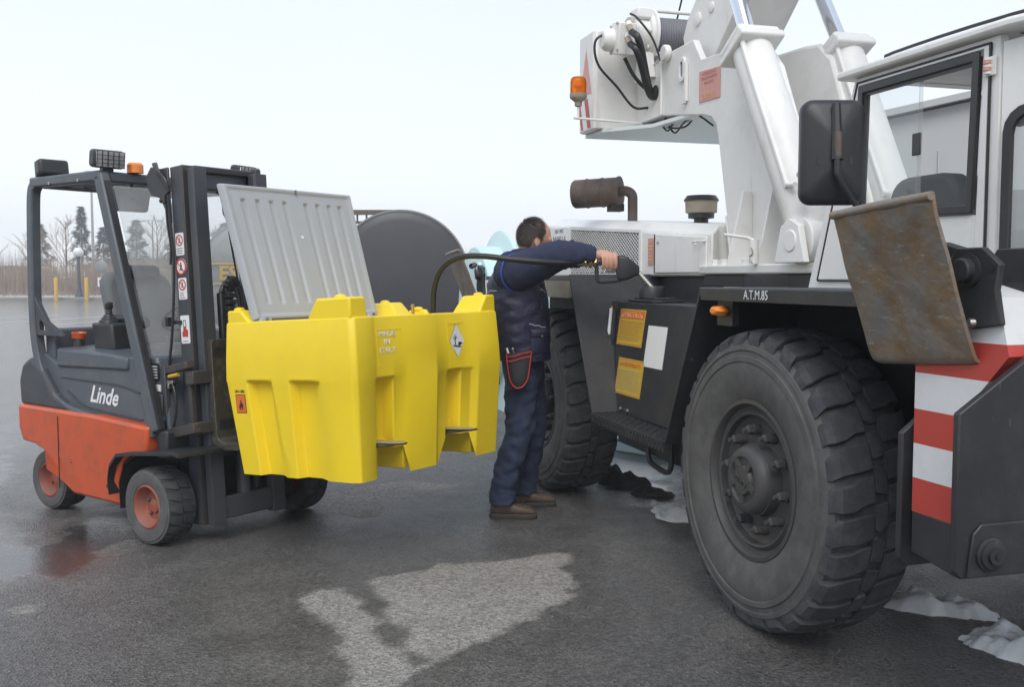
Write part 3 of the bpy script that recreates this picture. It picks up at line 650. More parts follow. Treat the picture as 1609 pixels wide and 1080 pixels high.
# ---- wheels
def crane_wheel():
    prof = [(.29, .09), (.305, .045), (.318, .022), (.35, .006), (.40, -.006), (.445, -.010), (.462, -.006), (.466, -.011), (.484, -.010), (.488, -.003), (.506, 0.0), (.51, -.005), (.526, -.001), (.532, .008),
            (.548, .02), (.562, .05), (.574, .1), (.578, .18), (.574, .26), (.562, .31), (.548, .34), (.5, .362), (.42, .368), (.33, .34), (.29, .28)]
    rim = B()
    rim.lathe([(.318, .03), (.316, .018), (.300, .016), (.292, .03), (.288, .045), (.276, .050), (.262, .034), (.254, .038), (.250, .066), (.236, .078), (.20, .080), (.145, .076), (.142, .03), (.0, .03)], (0, 0, 0), (0, 1, 0), 56, False)
    rim.lathe([(.0, .30), (.28, .30), (.29, .2)], (0, 0, 0), (0, 1, 0), 32, False)
    w = P('wheel', rim, 'rim', smooth=40)
    ty = B(); ty.mi = 0
    ty.lathe(prof, (0, 0, 0), (0, 1, 0), 96, False)
    ty.m = [1 if i // 96 < 14 else 0 for i in range(len(ty.f))]
    ty.mi = 0; N = 30
    rowdef = [([(.004, .536), (.009, .560), (.030, .580), (.070, .590), (.105, .592), (.150, .593)], 0.0, 1), ([(.156, .591), (.17, .5935), (.19, .5935), (.206, .591)], .5, 0), ([(.364, .536), (.359, .560), (.338, .580), (.298, .590), (.263, .592), (.212, .593)], .15, -1)]
    for ys, ph_, skd in rowdef:
        for i in range(N):
            a0 = 2 * math.pi * (i + ph_) / N; rings = []; wear = .0035 * noise.noise(V((i * 3.7, skd * 5.1, 2)))
            for j, (y, r) in enumerate(ys):
                hw = (2 * math.pi / N) * ((.30, .35, .39, .405, .415, .39)[j] if len(ys) == 6 else (.36, .40, .40, .36)[j])
                r_ = r + (wear if 0 < j else 0)
                sk = a0 + skd * (j - 2) * .016 + .010 * math.sin(i * 3.3 + j * 1.7) + .008 * noise.noise(V((i * 1.9, j * .8, skd)))
                pts = [(sk - hw, r_ - .030 - .004 * min(j, 2)), (sk + hw, r_ - .030 - .004 * min(j, 2)), (sk + hw * .95, r_ - .005), (sk + hw * .88, r_), (sk - hw * .88, r_), (sk - hw * .95, r_ - .005)]
                rings.append([(math.cos(t) * q, y, math.sin(t) * q) for t, q in pts])
            ty.loft(rings)
    ty.build('tyre', ['rubber', 'rubber_side'], w, smooth=28)
    hub = B().lathe([(.138, .07), (.136, .02), (.126, -.004), (.112, -.012), (.094, -.014), (.086, -.002), (.060, -.002), (.054, -.018), (.0, -.020)], (0, 0, 0), (0, 1, 0), 40, False)
    for i in range(5):
        t = 2 * math.pi * i / 5; c = V((math.cos(t) * .073, -.006, math.sin(t) * .073))
        hub.cbox(c, .035, .024, .02, Matrix.Rotation(-t, 3, 'Y'))
    hub.build('hub', 'rim', w, smooth=40)
    text('lettering', 'MAN', .038, 'rim', w, (0, -.022, 0), (1, 0, 0), (0, 0, 1), .004)
    for i in range(10):
        t = 2 * math.pi * i / 10 + .2; c = V((math.cos(t) * .195, .08, math.sin(t) * .195))
        n = B().cyl(c, c + V((0, -.03, 0)), .022, 16); n.lathe([(.019, 0), (.019, .024), (.012, .03)], c + V((0, -.03, 0)), (0, -1, 0), 6); n.cyl(c + V((0, -.06, 0)), c + V((0, -.075, 0)), .009, 8)
        n.build('lug_nut', 'rim', w, smooth=30)
    # raised sidewall lettering
    for s, tx in ((0, 'X  M I C H'), (math.pi, '1 6 . 0 0')):
        pass
    return w
w0 = crane_wheel(); w0.location = (0, 0, .608)
for (x, y, rz, ry) in ((-2.8, 0.02, R(2), .7), (0, 2.2, R(180), .3), (-2.8, 2.2, R(180), 1.1)):
    w = copy_tree(w0, crane); w.scale = (1.03, 1.0, 1.03); w.location = (x, y, .608); w.rotation_euler = (0, ry, rz)
w0.rotation_euler = (0, .35, R(1)); w0.scale = (1.03, 1.0, 1.03)
# ---- chassis
P('chassis_frame', B().box(-4.1, 1.55, .55, 1.65, .62, 1.3).box(-3.15, -2.5, .3, 1.9, .45, .72).box(-.3, .3, .4, 1.8, .45, .72), 'void', bevel=.01)
P('inner_wall', B().box(-2.0, -.4, .9, 1.3, .5, 1.28).box(-.45, 1.28, .5, .53, .62, 1.33), 'void')
P('underbody_beam', B().box(-1.62, -.35, .12, .2, .50, .655), 'black', bevel=.01)
P('deck_plate', B().box(-.385, 1.28, -.02, 2.22, 1.345, 1.38), 'black', bevel=.004)
P('deck_skirt', B().box(-.36, 1.28, -.024, -.012, 1.325, 1.376), 'black', bevel=.002)
P('rear_deck', B().box(-4.1, -2.06, .02, 2.18, 1.405, 1.435), 'black', bevel=.004)
P('mudguard_flap', B().prism([(.0, 1.405), (.42, 1.405), (.0, 1.3)], 'x', -2.75, -2.10), 'grime_beige')
def slant_plate(name, u0, z0, u1, z1, va, vb, t=.014):
    d = V((u1 - u0, 0, z1 - z0)).normalized(); n = V((d.z, 0, -d.x)) * t / 2
    b = B(); a, c = V((u0, 0, z0)), V((u1, 0, z1))
    vs = [p + V((0, y, 0)) + s * n for y in (va, vb) for p in (a, c) for s in (-1, 1)]
    b.add(vs, [(0, 1, 3, 2), (4, 6, 7, 5), (0, 4, 5, 1), (2, 3, 7, 6), (0, 2, 6, 4), (1, 5, 7, 3)])
    return P(name, b, 'black', bevel=.003)
slant_plate('fender_plate', -2.05, 1.44, -1.66, .655, -.02, .60)
slant_plate('fender_plate', -.385, 1.345, -.715, .64, -.02, .55)
# tank body between the plates, its face leaning inwards
def tv(z): return .13 + (z - .66) / .625 * .09
P('fuel_box', B().add([(-1.655, .13, .66), (-.725, .13, .66), (-.425, .22, 1.285), (-1.965, .22, 1.285), (-1.655, .9, .66), (-.725, .9, .66), (-.425, .9, 1.285), (-1.965, .9, 1.285)],
    [(0, 1, 2, 3), (4, 7, 6, 5), (0, 4, 5, 1), (3, 2, 6, 7), (0, 3, 7, 4), (1, 5, 6, 2)]), 'black', bevel=.008)
P('back_panel', B().prism([(-2.045, 1.435), (-1.97, 1.28), (-1.30, 1.28), (-1.30, 1.425)], 'y', .56, .60), 'black', bevel=.004)
st = P('step', B().add([(-1.66, -.02, .655), (-.712, -.02, .64), (-.712, .145, .64), (-1.66, .145, .655), (-1.66, -.02, .667), (-.712, -.02, .652), (-.712, .145, .652), (-1.66, .145, .667)],
    [(0, 1, 2, 3), (4, 7, 6, 5), (0, 4, 5, 1), (3, 2, 6, 7), (0, 3, 7, 4), (1, 5, 6, 2)]).add([(-1.66, -.026, .612), (-.712, -.026, .597), (-.712, -.02, .597), (-1.66, -.02, .612), (-1.66, -.026, .667), (-.712, -.026, .652), (-.712, -.02, .652), (-1.66, -.02, .667)],
    [(0, 1, 2, 3), (4, 7, 6, 5), (0, 4, 5, 1), (3, 2, 6, 7), (0, 3, 7, 4), (1, 5, 6, 2)]), 'black')
tr = B()
for i in range(26):
    for j in range(5):
        x = -1.64 + i * .0362; s = 1 if (i + j) % 2 else -1; z = .6685 - (x + 1.66) * .0158
        tr.bar((x - .01, -.0 + j * .03 - s * .01, z), (x + .01, -.0 + j * .03 + s * .01, z), .004, .004)
    s = 1
    x = -1.64 + i * .0362; z = .640 - (x + 1.66) * .0158
    tr.bar((x - .018, -.027, z - .024), (x + .018, -.027, z + .024), .005, .004, up=(0, 1, 0)); tr.bar((x - .018, -.027, z + .024), (x + .018, -.027, z - .024), .005, .004, up=(0, 1, 0))
tr.build('tread_pattern', 'black', st, smooth=0)
P('step_loop', B().tube(spline([(-1.16, .1, .66), (-1.16, .1, .52), (-1.13, .1, .475), (-1.07, .1, .462), (-.95, .1, .455), (-.90, .1, .475), (-.885, .1, .53), (-.885, .1, .66)], 5), .014, 8), 'black')
for x in (-1.60, -1.50):
    P('bolt', B().lathe([(.012, 0), (.012, .008), (.006, .012)], (x, .13, .69), (0, -1, 0), 8), 'steel')
# filler
P('filler_flange', B().prism([(-1.72, .22), (-1.40, .22), (-1.36, .26), (-1.36, .40), (-1.76, .40), (-1.76, .26)], 'z', 1.287, 1.300).prism([(-1.70, .25), (-1.42, .25), (-1.42, .38), (-1.70, .38)], 'z', 1.300, 1.312), 'plastic', bevel=.003)
P('filler_neck', B().lathe([(.072, 0), (.072, .055), (.066, .064), (.058, .062), (.05, .03)], (-1.59, .31, 1.31), (0, 0, 1), 28, False), 'plastic')
# stickers on the leaning face
FN = V((0, -.9898, .1425)); FU = V((0, .1425, .9898))
def on_face(u, z, off=.0): return V((u, tv(z), z)) + FN * off
def face_sheet(name, u0, u1, z0, z1, m, off=.002, parent=crane):
    c = [on_face(u0, z0, off), on_face(u1, z0, off), on_face(u1, z1, off), on_face(u0, z1, off)]; k = [p - FN * .0015 for p in c]
    return B().add(c + k, [(0, 1, 2, 3), (7, 6, 5, 4), (0, 4, 5, 1), (1, 5, 6, 2), (2, 6, 7, 3), (3, 7, 4, 0)]).build(name, m, parent)
def warning(u0, u1, z0, z1, title, tm, bandm):
    s = face_sheet('warning_sticker', u0, u1, z0, z1, 'yst')
    w = u1 - u0
    if bandm: face_sheet('title_band', u0 + .012, u1 - .012, z1 - .053, z1 - .014, bandm, .0035, s)
    text('lettering', title, .036, tm, s, on_face((u0 + u1) / 2, z1 - .034, .005), (1, 0, 0), FU, .001, sx=1.45 if bandm else 1.1)
    if bandm:
        for uu in (u0 + .04, u1 - .04):
            B().add([on_face(uu - .015, z1 - .046, .0045), on_face(uu + .015, z1 - .046, .0045), on_face(uu, z1 - .020, .0045)], [(0, 1, 2)]).build('warning_triangle', 'ink_y', s, recalc=False)
    ln = B(); n = int((z1 - z0 - .08) / .0125)
    for i in range(n):
        z = z1 - .072 - i * .0125
        ln.add([on_face(u0 + .02, z, .0035), on_face(u1 - .02 - rnd(0, .09), z, .0035), on_face(u1 - .02, z + .003, .0035), on_face(u0 + .02, z + .003, .0035)], [(0, 1, 2, 3)])
    ln.build('text_lines', 'ink_r' if bandm else 'grime_beige', s, recalc=False)
    fr = B()
    for a, b_, c, d in ((u0 + .006, u1 - .006, z0 + .006, z0 + .010), (u0 + .006, u1 - .006, z1 - .010, z1 - .006), (u0 + .006, u0 + .010, z0 + .01, z1 - .01), (u1 - .010, u1 - .006, z0 + .01, z1 - .01)):
        fr.add([on_face(a, c, .0035), on_face(b_, c, .0035), on_face(b_, d, .0035), on_face(a, d, .0035)], [(0, 1, 2, 3)])
    fr.build('border', 'ost', s, recalc=False)
warning(-1.80, -1.45, 1.04, 1.244, 'PERICOLO', 'ink_y', 'ost')
warning(-1.73, -1.38, .768, .970, 'AVVERTIMENTO', 'ost', None)
face_sheet('white_sheet', -1.39, -1.155, .945, 1.165, 'paper')
ms = face_sheet('oil_sticker', -2.02 + .09, -1.87, 1.19, 1.27, 'purple_st')
text('lettering', 'SERBATOIO\nOLIO\nOIL TANK', .018, 'ink_y', ms, on_face(-1.90, 1.23, .004), (1, 0, 0), FU, .001)
P('sight_gauge', B().add([on_face(-1.875, 1.005, .0), on_face(-1.835, 1.005, 0), on_face(-1.86, 1.265, 0), on_face(-1.90, 1.265, 0)] + [on_face(-1.875, 1.005, .015), on_face(-1.835, 1.005, .015), on_face(-1.86, 1.265, .015), on_face(-1.90, 1.265, .015)],
    [(0, 1, 2, 3), (7, 6, 5, 4), (0, 4, 5, 1), (1, 5, 6, 2), (2, 6, 7, 3), (3, 7, 4, 0)]), 'plastic', bevel=.002)
P('gauge_tube', B().tube([on_face(-1.872, 1.03, .024), on_face(-1.895, 1.24, .024)], .010, 10), 'paper')
text('lettering', 'A.T.M.85', .052, 'ink_w', crane, (.10, -.0262, 1.352), (1, 0, 0), (0, 0, 1), .001, sx=.95)
# side marker lamp
P('marker_bracket', B().box(-.29, -.16, .02, .05, 1.22, 1.345), 'black')
P('marker_lamp', B().lathe([(.026, 0), (.034, .012), (.034, .03), (.028, .05), (.018, .058)], (-.225, .02, 1.283), (0, -1, 0), 6).xf(lambda v: V((-.225 + (v.x + .225) * 1.45, v.y, 1.283 + (v.z - 1.283) * .72))), 'amber', bevel=.003)
P('bolt', B().lathe([(.014, 0), (.014, .008)], (-.52, .02, 1.05), (0, -1, 0), 6), 'black')
# ---- engine hood
hood_side = [(-4.0, 1.43), (-1.05, 1.43), (-1.05, 1.69), (-2.0, 1.735), (-4.0, 1.88)]
hd = B()
hr = []
for y, sh, dz in ((.5, 0, 0),):
    pass
hv0 = [(-4.0, 1.43), (-1.25, 1.43), (-1.25, 1.66), (-2.0, 1.70), (-4.0, 1.83)]; hv1 = [(-3.9, 1.43), (-1.32, 1.43), (-1.32, 1.71), (-2.0, 1.755), (-3.9, 1.885)]
hd.loft([[(x, .5, z) for x, z in hv0], [(x, .58, z) for x, z in hv1], [(x, 1.62, z) for x, z in hv1], [(x, 1.7, z) for x, z in hv0]])
hood = P('engine_hood', hd, 'white', bevel=.014)
B().prism([(-1.95, 1.45), (-1.30, 1.45), (-1.30, 1.64), (-1.95, 1.68)], 'y', .489, .5).build('hood_door', 'white', hood, bevel=.004)
B().box(-1.97, -1.962, .492, .499, 1.45, 1.68).build('door_seam', 'dark', hood)
B().lathe([(.008, 0), (.008, .01)], (-1.9, .489, 1.63), (0, -1, 0), 8).build('latch', 'steel', hood)
B().tube(spline([(-1.42, .488, 1.60), (-1.42, .47, 1.615), (-1.34, .47, 1.618), (-1.30, .49, 1.618)], 4), .005, 6).build('handle', 'white', hood)
gr = B().prism([(-3.42, 1.45), (-2.18, 1.45), (-2.18, 1.70), (-3.42, 1.775)], 'y', .494, .4995).build('grille', 'void', hood)
gm_ = B()
def gtop(x): return 1.70 + (-2.18 - x) / 1.24 * .075
sp = .034
for s in (1, -1):
    c = -6.0
    while c < 6.0:
        # line z = 1.45 + s*(x - c)*.62
        pts = []
        for i in range(80):
            x = -3.42 + 1.24 * i / 79; z = 1.45 + s * (x - c) * .62
            if 1.45 <= z <= gtop(x): pts.append((x, z))
        if len(pts) > 2:
            gm_.bar((pts[0][0], .490, pts[0][1]), (pts[-1][0], .490, pts[-1][1]), .0034, .005, up=(0, 1, 0))
        c += sp * 1.2
gm_.build('mesh_wire', 'white', gr, smooth=0)
B().ring([(-3.45, 1.435), (-2.15, 1.435), (-2.15, 1.715), (-3.45, 1.80)], [(-3.42, 1.45), (-2.18, 1.45), (-2.18, 1.70), (-3.42, 1.775)], 'y', .485, .499).build('grille_frame', 'white', hood)
vs_ = B().box(-2.06, -1.99 + .0, .494, .499, 1.50, 1.66).build('prohibition_sticker', 'pinkst', hood)
text('lettering', 'VIETATO\nAVVICINARSI\nA ORGANI\nVIETATO\nPULIRE\nOLIARE', .020, 'ink_y', vs_, (-2.025, .492, 1.58), (1, 0, 0), (0, 0, 1), .001, sx=.62)
ds = B().box(-3.88, -3.52, .496, .499, 1.58, 1.80).build('dealer_sticker', 'white', hood)
text('lettering', 'DIV. VEIC', .04, 'ink_b', ds, (-3.70, .494, 1.775), (1, 0, 0), (0, 0, 1), .001, sx=1.2)
text('lettering', 'BADELLA', .075, 'ink_b', ds, (-3.70, .494, 1.71), (1, 0, 0), (0, 0, 1), .001, sx=.95)
text('lettering', '-- --- --- ---\n-- ---- ----\n-----------', .04, 'ink_b', ds, (-3.70, .494, 1.62), (1, 0, 0), (0, 0, 1), .001, sx=1.2)
# muffler, pre-cleaner
ax = V((.62, .78, .03)).normalized(); mc = V((-2.92, .50, 2.005))
mu = B().lathe([(.0, 0), (.09, 0), (.098, .012), (.098, .09), (.102, .095), (.102, .105), (.098, .11), (.098, .2), (.102, .205), (.102, .215), (.098, .22), (.098, .318), (.104, .32), (.104, .335), (.09, .335), (.0, .328)], mc - ax * .17, ax, 36, False)
mu = mu.build('muffler', 'rustpipe', hood)
pe = mc + ax * .16
B().tube(spline([pe + V((0, 0, .0)), pe + ax * .045 + V((0, 0, .0)), pe + ax * .085 + V((0, 0, -.03)), pe + ax * .09 + V((0, 0, -.10)), pe + ax * .09 + V((0, 0, -.25))], 6), .034, 16).build('exhaust_pipe', 'rustpipe', mu)
B().cbox(mc + ax * .13 + V((0, 0, -.11)), .09, .09, .05).build('muffler_bracket', 'dark', mu)
pc = P('air_precleaner', B().lathe([(.0, -.15), (.045, -.15), (.045, -.06), (.08, -.055), (.082, -.025), (.098, -.02), (.10, .045), (.108, .05), (.108, .06), (.09, .085), (.0, .092)], (-2.16, .9, 1.85), (0, 0, 1), 32, False), ['plastic', 'grime_beige'])
for i, p in enumerate(pc.data.polygons):
    if 1.825 < p.center.z < 1.9: p.material_index = 1
# ---- slewing platform
P('slewing_ring', B().lathe([(.0, 1.36), (.66, 1.36), (.66, 1.44), (.0, 1.44)], (-.66, 1.1, 0), (0, 0, 1), 64, False).box(-1.28, -.1, .47, 1.7, 1.376, 1.438), 'black', bevel=.004)
plat = P('slewing_platform', B().prism([(-1.30, .45), (-.02, .45), (.1, .6), (.1, 1.75), (-1.9, 1.75), (-1.9, .8)], 'z', 1.440, 1.487), 'white', bevel=.008)
for x, y in ((-1.2, .49), (-1.09, .485), (-.87, .485), (-.53, .485)):
    B().lathe([(.030, 0), (.030, .006), (.023, .007), (.023, .026), (.014, .03)], (x, y, 1.487), (0, 0, 1), 6).build('bolt', 'white', plat)
side = [(-2.62, 2.41), (-2.11, 2.41), (-1.56, 2.33), (-1.47, 2.305), (-1.42, 2.26), (-1.395, 2.20), (-1.283, 1.75), (-1.22, 1.487), (-.33, 1.487), (-.45, 1.75), (-.80, 2.45), (-.95, 2.60), (-1.25, 2.625), (-1.60, 2.645), (-1.70, 2.775), (-2.10, 2.77), (-2.62, 2.66)]
tur = P('turret', B().prism(side, 'y', .60, .64), 'white', bevel=.006)
far = [(-2.62, 2.45), (-1.9, 2.45), (-1.75, 1.487), (-.60, 1.487), (-1.02, 2.40), (-1.10, 2.58), (-1.22, 2.68), (-1.38, 2.70), (-2.62, 2.75)]
B().prism(far, 'y', 1.10, 1.14).build('far_side_plate', 'white', tur, bevel=.02)
B().box(-1.25, -1.20, .64, 1.10, 1.487, 2.28).build('web_plate', 'white', tur)
B().prism([(-2.62, 2.44), (-1.62, 2.37), (-1.62, 2.40), (-2.62, 2.47)], 'y', .64, 1.1).build('floor_plate', 'white', tur)
B().box(-2.112, -2.098, .585, .60, 2.41, 2.77).build('seam_rib', 'white', tur, bevel=.004)
# slot, lever and sticker on the side
B().ring(rrect(-1.86, -1.78, 2.56, 2.70, .03), rrect(-1.838, -1.802, 2.585, 2.675, .016), 'y', .583, .60).build('slot_ring', 'white', tur, bevel=.003)
B().box(-1.838, -1.802, .592, .5985, 2.585, 2.675).build('slot_opening', 'ink_b', tur)
B().bar((-1.76, .588, 2.66), (-1.76, .588, 2.44), .012, .02, up=(0, 1, 0)).bar((-1.76, .584, 2.44), (-1.80, .584, 2.435), .02, .012, up=(0, 1, 0)).build('stop_strip', 'white', tur)
ls = B().add([(-1.61, .594, 2.405), (-1.37, .594, 2.395), (-1.37, .594, 2.560), (-1.61, .594, 2.575), (-1.61, .598, 2.405), (-1.37, .598, 2.395), (-1.37, .598, 2.560), (-1.61, .598, 2.575)], [(0, 1, 2, 3), (7, 6, 5, 4), (0, 4, 5, 1), (1, 5, 6, 2), (2, 6, 7, 3), (3, 7, 4, 0)]).build('load_sticker', 'red_w', tur)
text('lettering', 'ATTENZIONE\nCONTRAPPESO\nMASSIMO', .026, 'pinkst', ls, (-1.49, .592, 2.525), (1, 0, -.02), (0, 0, 1), .001)
text('lettering', '2.000 Kg', .045, 'ink_y', ls, (-1.49, .592, 2.425), (1, 0, -.02), (0, 0, 1), .001)
def fin(u, zt):
    return B().prism([(.462, 1.487), (.60, 1.487), (.60, zt - .02), (.588, zt), (.545, zt)], 'x', u - .008, u + .008).build('gusset', 'white', tur, bevel=.003)
fin(-1.02, 1.86); fin(-.73, 1.885)
lk = B().cyl((-.72, .44, 1.487), (-.72, .44, 1.60), .022, 12).build('lock_pin', 'white', plat)
B().tube([(-.72, .44, 1.60), (-.74, .42, 1.612), (-.93, .40, 1.635)], .008, 8).build('lock_handle', 'white', lk)
B().tube(spline([(-.70, .42, 1.49), (-.72, .418, 1.52), (-.69, .418, 1.54), (-.71, .418, 1.565)], 4), .003, 5).build('pin_chain', 'steel', lk)
# loose wires under the arch
for pts in ([(-2.12, .63, 2.40), (-2.2, .66, 2.36), (-2.0, .7, 2.33), (-1.8, .68, 2.38)], [(-2.15, .65, 2.39), (-2.05, .66, 2.30), (-1.9, .66, 2.35), (-1.7, .7, 2.37)], [(-1.95, .66, 2.40), (-1.75, .66, 2.36), (-1.6, .68, 2.28)], [(-2.2, .64, 2.37), (-2.1, .64, 2.32), (-2.0, .64, 2.38)]):
    B().tube(spline(pts, 5), .006, 6).build('cable', 'hose', tur)
# counterweight
cw = P('counterweight', B().prism([(-2.78, .34), (-2.74, .30), (-2.50, .30), (-2.48, .32), (-2.48, 1.40), (-2.78, 1.40)], 'z', 2.375, 2.99), 'white', bevel=.006)
B().prism([(-2.79, .36), (-2.48, .36), (-2.2, .58), (-1.62, .62), (-1.62, 1.12), (-2.79, 1.38)], 'z', 2.352, 2.374).build('bottom_plate', 'pale', cw)  # teal cast of the underside is a reflection put in as colour
tri = B().add([(-2.72, .2985, 2.62), (-2.52, .2985, 2.60), (-2.62, .2985, 2.90)], [(0, 1, 2)]).build('warning_triangle', 'red_w', cw, recalc=False)
for i in range(2):
    z = 2.385 + i * .0
for x0, x1, m in ((-2.735, -2.70, 'red_s'), (-2.62, -2.56, 'red_s')):
    B().add([(x0 + .03, .298, 2.39), (x1 + .03, .298, 2.385), (x1 - .03, .298, 2.58), (x0 - .03, .298, 2.58)], [(0, 1, 2, 3)]).build('hazard_stripe', m, cw, recalc=False)
# winch
wc = V((-2.33, .60, 2.94))
wi = P('winch', B().lathe([(.0, -.005), (.155, -.005), (.168, .0), (.168, .014), (.0, .014)], wc, (0, 1, 0), 40, False).lathe([(.0, .40), (.168, .40), (.168, .414), (.0, .414)], wc, (0, 1, 0), 40, False), 'white', bevel=.003)
rope = B().lathe([(.11 + (.006 if i % 2 else 0), .014 + i * .0085) for i in range(46)], wc, (0, 1, 0), 36, False)
rope.build('rope_drum', 'ink_b', wi, smooth=0)
for dz, dx in ((.15, .03), (-.13, .09)):
    B().cyl(wc + V((dx, 0, dz)), wc + V((dx, .42, dz)), .012, 10).build('tie_bar', 'white', wi)
B().lathe([(.145, -.005), (.145, -.03), (.12, -.035), (.12, -.10), (.10, -.12), (.0, -.12)], wc, (0, 1, 0), 32, False).build('gear_housing', 'white', wi, bevel=.004)
for i in range(8):
    t_ = i * math.pi / 4
    B().lathe([(.012, 0), (.012, .01)], wc + V((math.cos(t_) * .13, -.035, math.sin(t_) * .13)), (0, -1, 0), 6).build('bolt', 'white', wi)
B().cbox(wc + V((.06, -.07, .11)), .12, .10, .07).build('housing_cap', 'white', wi, bevel=.012)
mt = B().cbox(wc + V((.08, -.20, -.05)), .13, .11, .19, Matrix.Rotation(R(12), 3, 'Y')).build('hydraulic_motor', 'white', wi, bevel=.006)
B().lathe([(.07, 0), (.07, .05), (.05, .08), (.0, .085)], wc + V((.03, -.24, -.05)), (0, -1, 0), 24, False).build('motor_end', 'white', wi)
B().prism([(-2.42, 2.66), (-2.2, 2.66), (-2.24, 2.82), (-2.38, 2.82)], 'y', .55, .60).build('winch_foot', 'white', wi, bevel=.004)
# hydraulic hoses from the motor into the grommet
gx_ = V((-2.20, .585, 2.565))
B().lathe([(.0, 0), (.045, 0), (.045, .004), (.034, .006), (.034, -.02)], gx_ + V((0, .013, 0)), (0, -1, 0), 24, False).build('grommet', 'ink', tur)
for i, (dz, dx) in enumerate(((.02, .0), (-.045, -.02))):
    s = wc + V((.15 + dx, -.20, dz)); el = s + V((.07, -.02, -.03))
    B().tube(spline([s, s + V((.035, -.005, .0)), el], 4), .017, 10).build('elbow_fitting', 'white', wi)
    B().tube([el, el + V((.04, .0, -.04))], .02, 10).build('ferrule', 'grime_beige', wi)
    q = el + V((.04, 0, -.04))
    B().tube(spline([q, q + V((.05, .03, -.07)), gx_ + V((.01, -.03, .015 - i * .03)), gx_ + V((.02, .02, .01 - i * .02))], 6), .021, 10).build('hydraulic_hose', 'hose', wi)
B().tube(spline([wc + V((.05, -.26, .0)), wc + V((.03, -.36, -.06)), wc + V((.02, -.34, -.20)), wc + V((.03, -.22, -.33)), V((-2.36, .52, 2.50)), V((-2.31, .60, 2.49))], 7), .008, 8).build('drain_hose', 'hose', wi)
B().tube(spline([wc + V((.06, -.18, -.16)), wc + V((.06, -.12, -.26)), wc + V((.06, -.05, -.33)), wc + V((.08, .0, -.36))], 6), .012, 8).build('pilot_hose', 'hose', wi)
B().prism(circle(-2.02, 2.765, .05, 16), 'y', .56, .60).build('shackle_eye', 'white', tur, bevel=.01)
for i in range(6):
    t_ = i * math.pi / 3; B().lathe([(.009, 0), (.009, .008), (.005, .011)], wc + V((.03 + math.cos(t_) * .055, -.29, -.05 + math.sin(t_) * .055)), (0, -1, 0), 6).build('bolt', 'grease', wi)
for dx, dz in ((.03, .03), (.13, .03), (.03, -.13), (.13, -.13)): B().lathe([(.010, 0), (.010, .008), (.006, .011)], wc + V((dx, -.255, dz)), (0, -1, 0), 6).build('bolt', 'grease', wi)
B().lathe([(.10, -.12), (.104, -.125), (.104, -.135), (.06, -.14), (.06, -.16)], wc, (0, 1, 0), 28, False).build('housing_flange', 'grease', wi)
B().tube(spline([wc + V((.10, -.16, .10)), wc + V((.16, -.14, .06)), wc + V((.2, -.06, -.06)), wc + V((.22, -.01, -.2))], 6), .007, 8).build('pilot_hose', 'hose', wi)
for pts in ([(-2.60, .597, 2.66), (-2.11, .597, 2.765)], [(-1.283, .597, 1.75), (-1.22, .597, 1.50)], [(-1.20, .597, 1.490), (-.36, .597, 1.490)], [(-2.6, .597, 2.415), (-2.12, .597, 2.415)]):
    B().tube(spline(pts, 12), .006, 6).build('weld_bead', 'white', tur)
# beacon
bc = V((-2.40, .165, 2.54))
br = P('beacon_bracket', B().tube([(-2.40, .60, 2.405), (-2.40, .135, 2.42)], .008, 8).tube([(-2.40, .165, 2.42), bc], .008, 8), 'white')
B().lathe([(.012, -.05), (.022, -.045), (.024, -.02), (.05, .0), (.054, .008), (.054, .03), (.0, .03)], bc, (0, 0, 1), 28, False).build('beacon_base', 'grime_beige', br)
M['amber_glass'] = glass('amber_dome', tint=(0.98, 0.42, 0.05), haze=0.35, film=(0.9, 0.3, 0.02))
B().lathe([(.051, .03), (.051, .10), (.047, .122), (.038, .132), (.0, .138)], bc, (0, 0, 1), 28, False).build('beacon_dome', 'amber_glass', br)
B().lathe([(.016, .03), (.016, .06), (.03, .075), (.02, .095), (.0, .1)], bc, (0, 0, 1), 16, False).build('reflector', 'amber', br)
# lift cylinders
def lift(v, u0, z0, u1, z1, u2, z2):
    a, b_, c = V((u0, v, z0)), V((u1, v, z1)), V((u2, v, z2)); d = (b_ - a).normalized()
    cy = P('lift_cylinder', B().lathe([(.085, 0), (.098, .02), (.098, (b_ - a).length)], a, b_ - a, 36), 'white')
    hx = B(); e = V((d.z, 0, -d.x))
    mm = Matrix((e, V((0, 1, 0)), d)).transposed()
    hx.cbox(b_ + d * .02, .25, .235, .045, mm); hx.cbox(b_ + d * .06, .21, .225, .04, mm)
    hx.build('gland', 'white', cy, bevel=.012)
    B().cyl(b_ + d * .06, c, .042, 28).build('rod', 'chrome', cy)
    o = V((0, -.085, 0)) + e * .06
    B().tube(spline([b_ + o + d * .06 + e * .03, b_ + o * 1.05 - d * .04, a + d * .30 + o * 1.03, a + d * .24 + o * 1.03, a + d * .2 + o * 1.03 + e * .05], 6), .013, 8).build('oil_pipe', 'white', cy)
    B().lathe([(.02, 0), (.02, .03), (.014, .035)], b_ + o + d * .05 + e * .02, d, 8).build('pipe_fitting', 'white', cy)
    # rounded foot over its pin
    B().lathe([(.105, -.07), (.105, .07)], a - d * .02, (0, 1, 0), 28).build('foot_eye', 'white', cy, bevel=.006)
    B().lathe([(.05, -.12), (.05, .12)], a - d * .02, (0, 1, 0), 20).build('pin', 'white', cy, bevel=.006)
    for s in (-.1, .1):
        B().prism([(a.x - .12, 1.487), (a.x + .12, 1.487), (a.x + .07, a.z + .05), (a.x, a.z + .08), (a.x - .07, a.z + .05)], 'y', v + s - .015, v + s + .015).build('lug', 'white', cy, bevel=.004)
    return cy
c1 = lift(.50, -.33, 1.60, -.865, 2.52, -1.18, 3.14)
lift(1.22, -.62, 1.60, -1.15, 2.60, -1.52, 3.2)
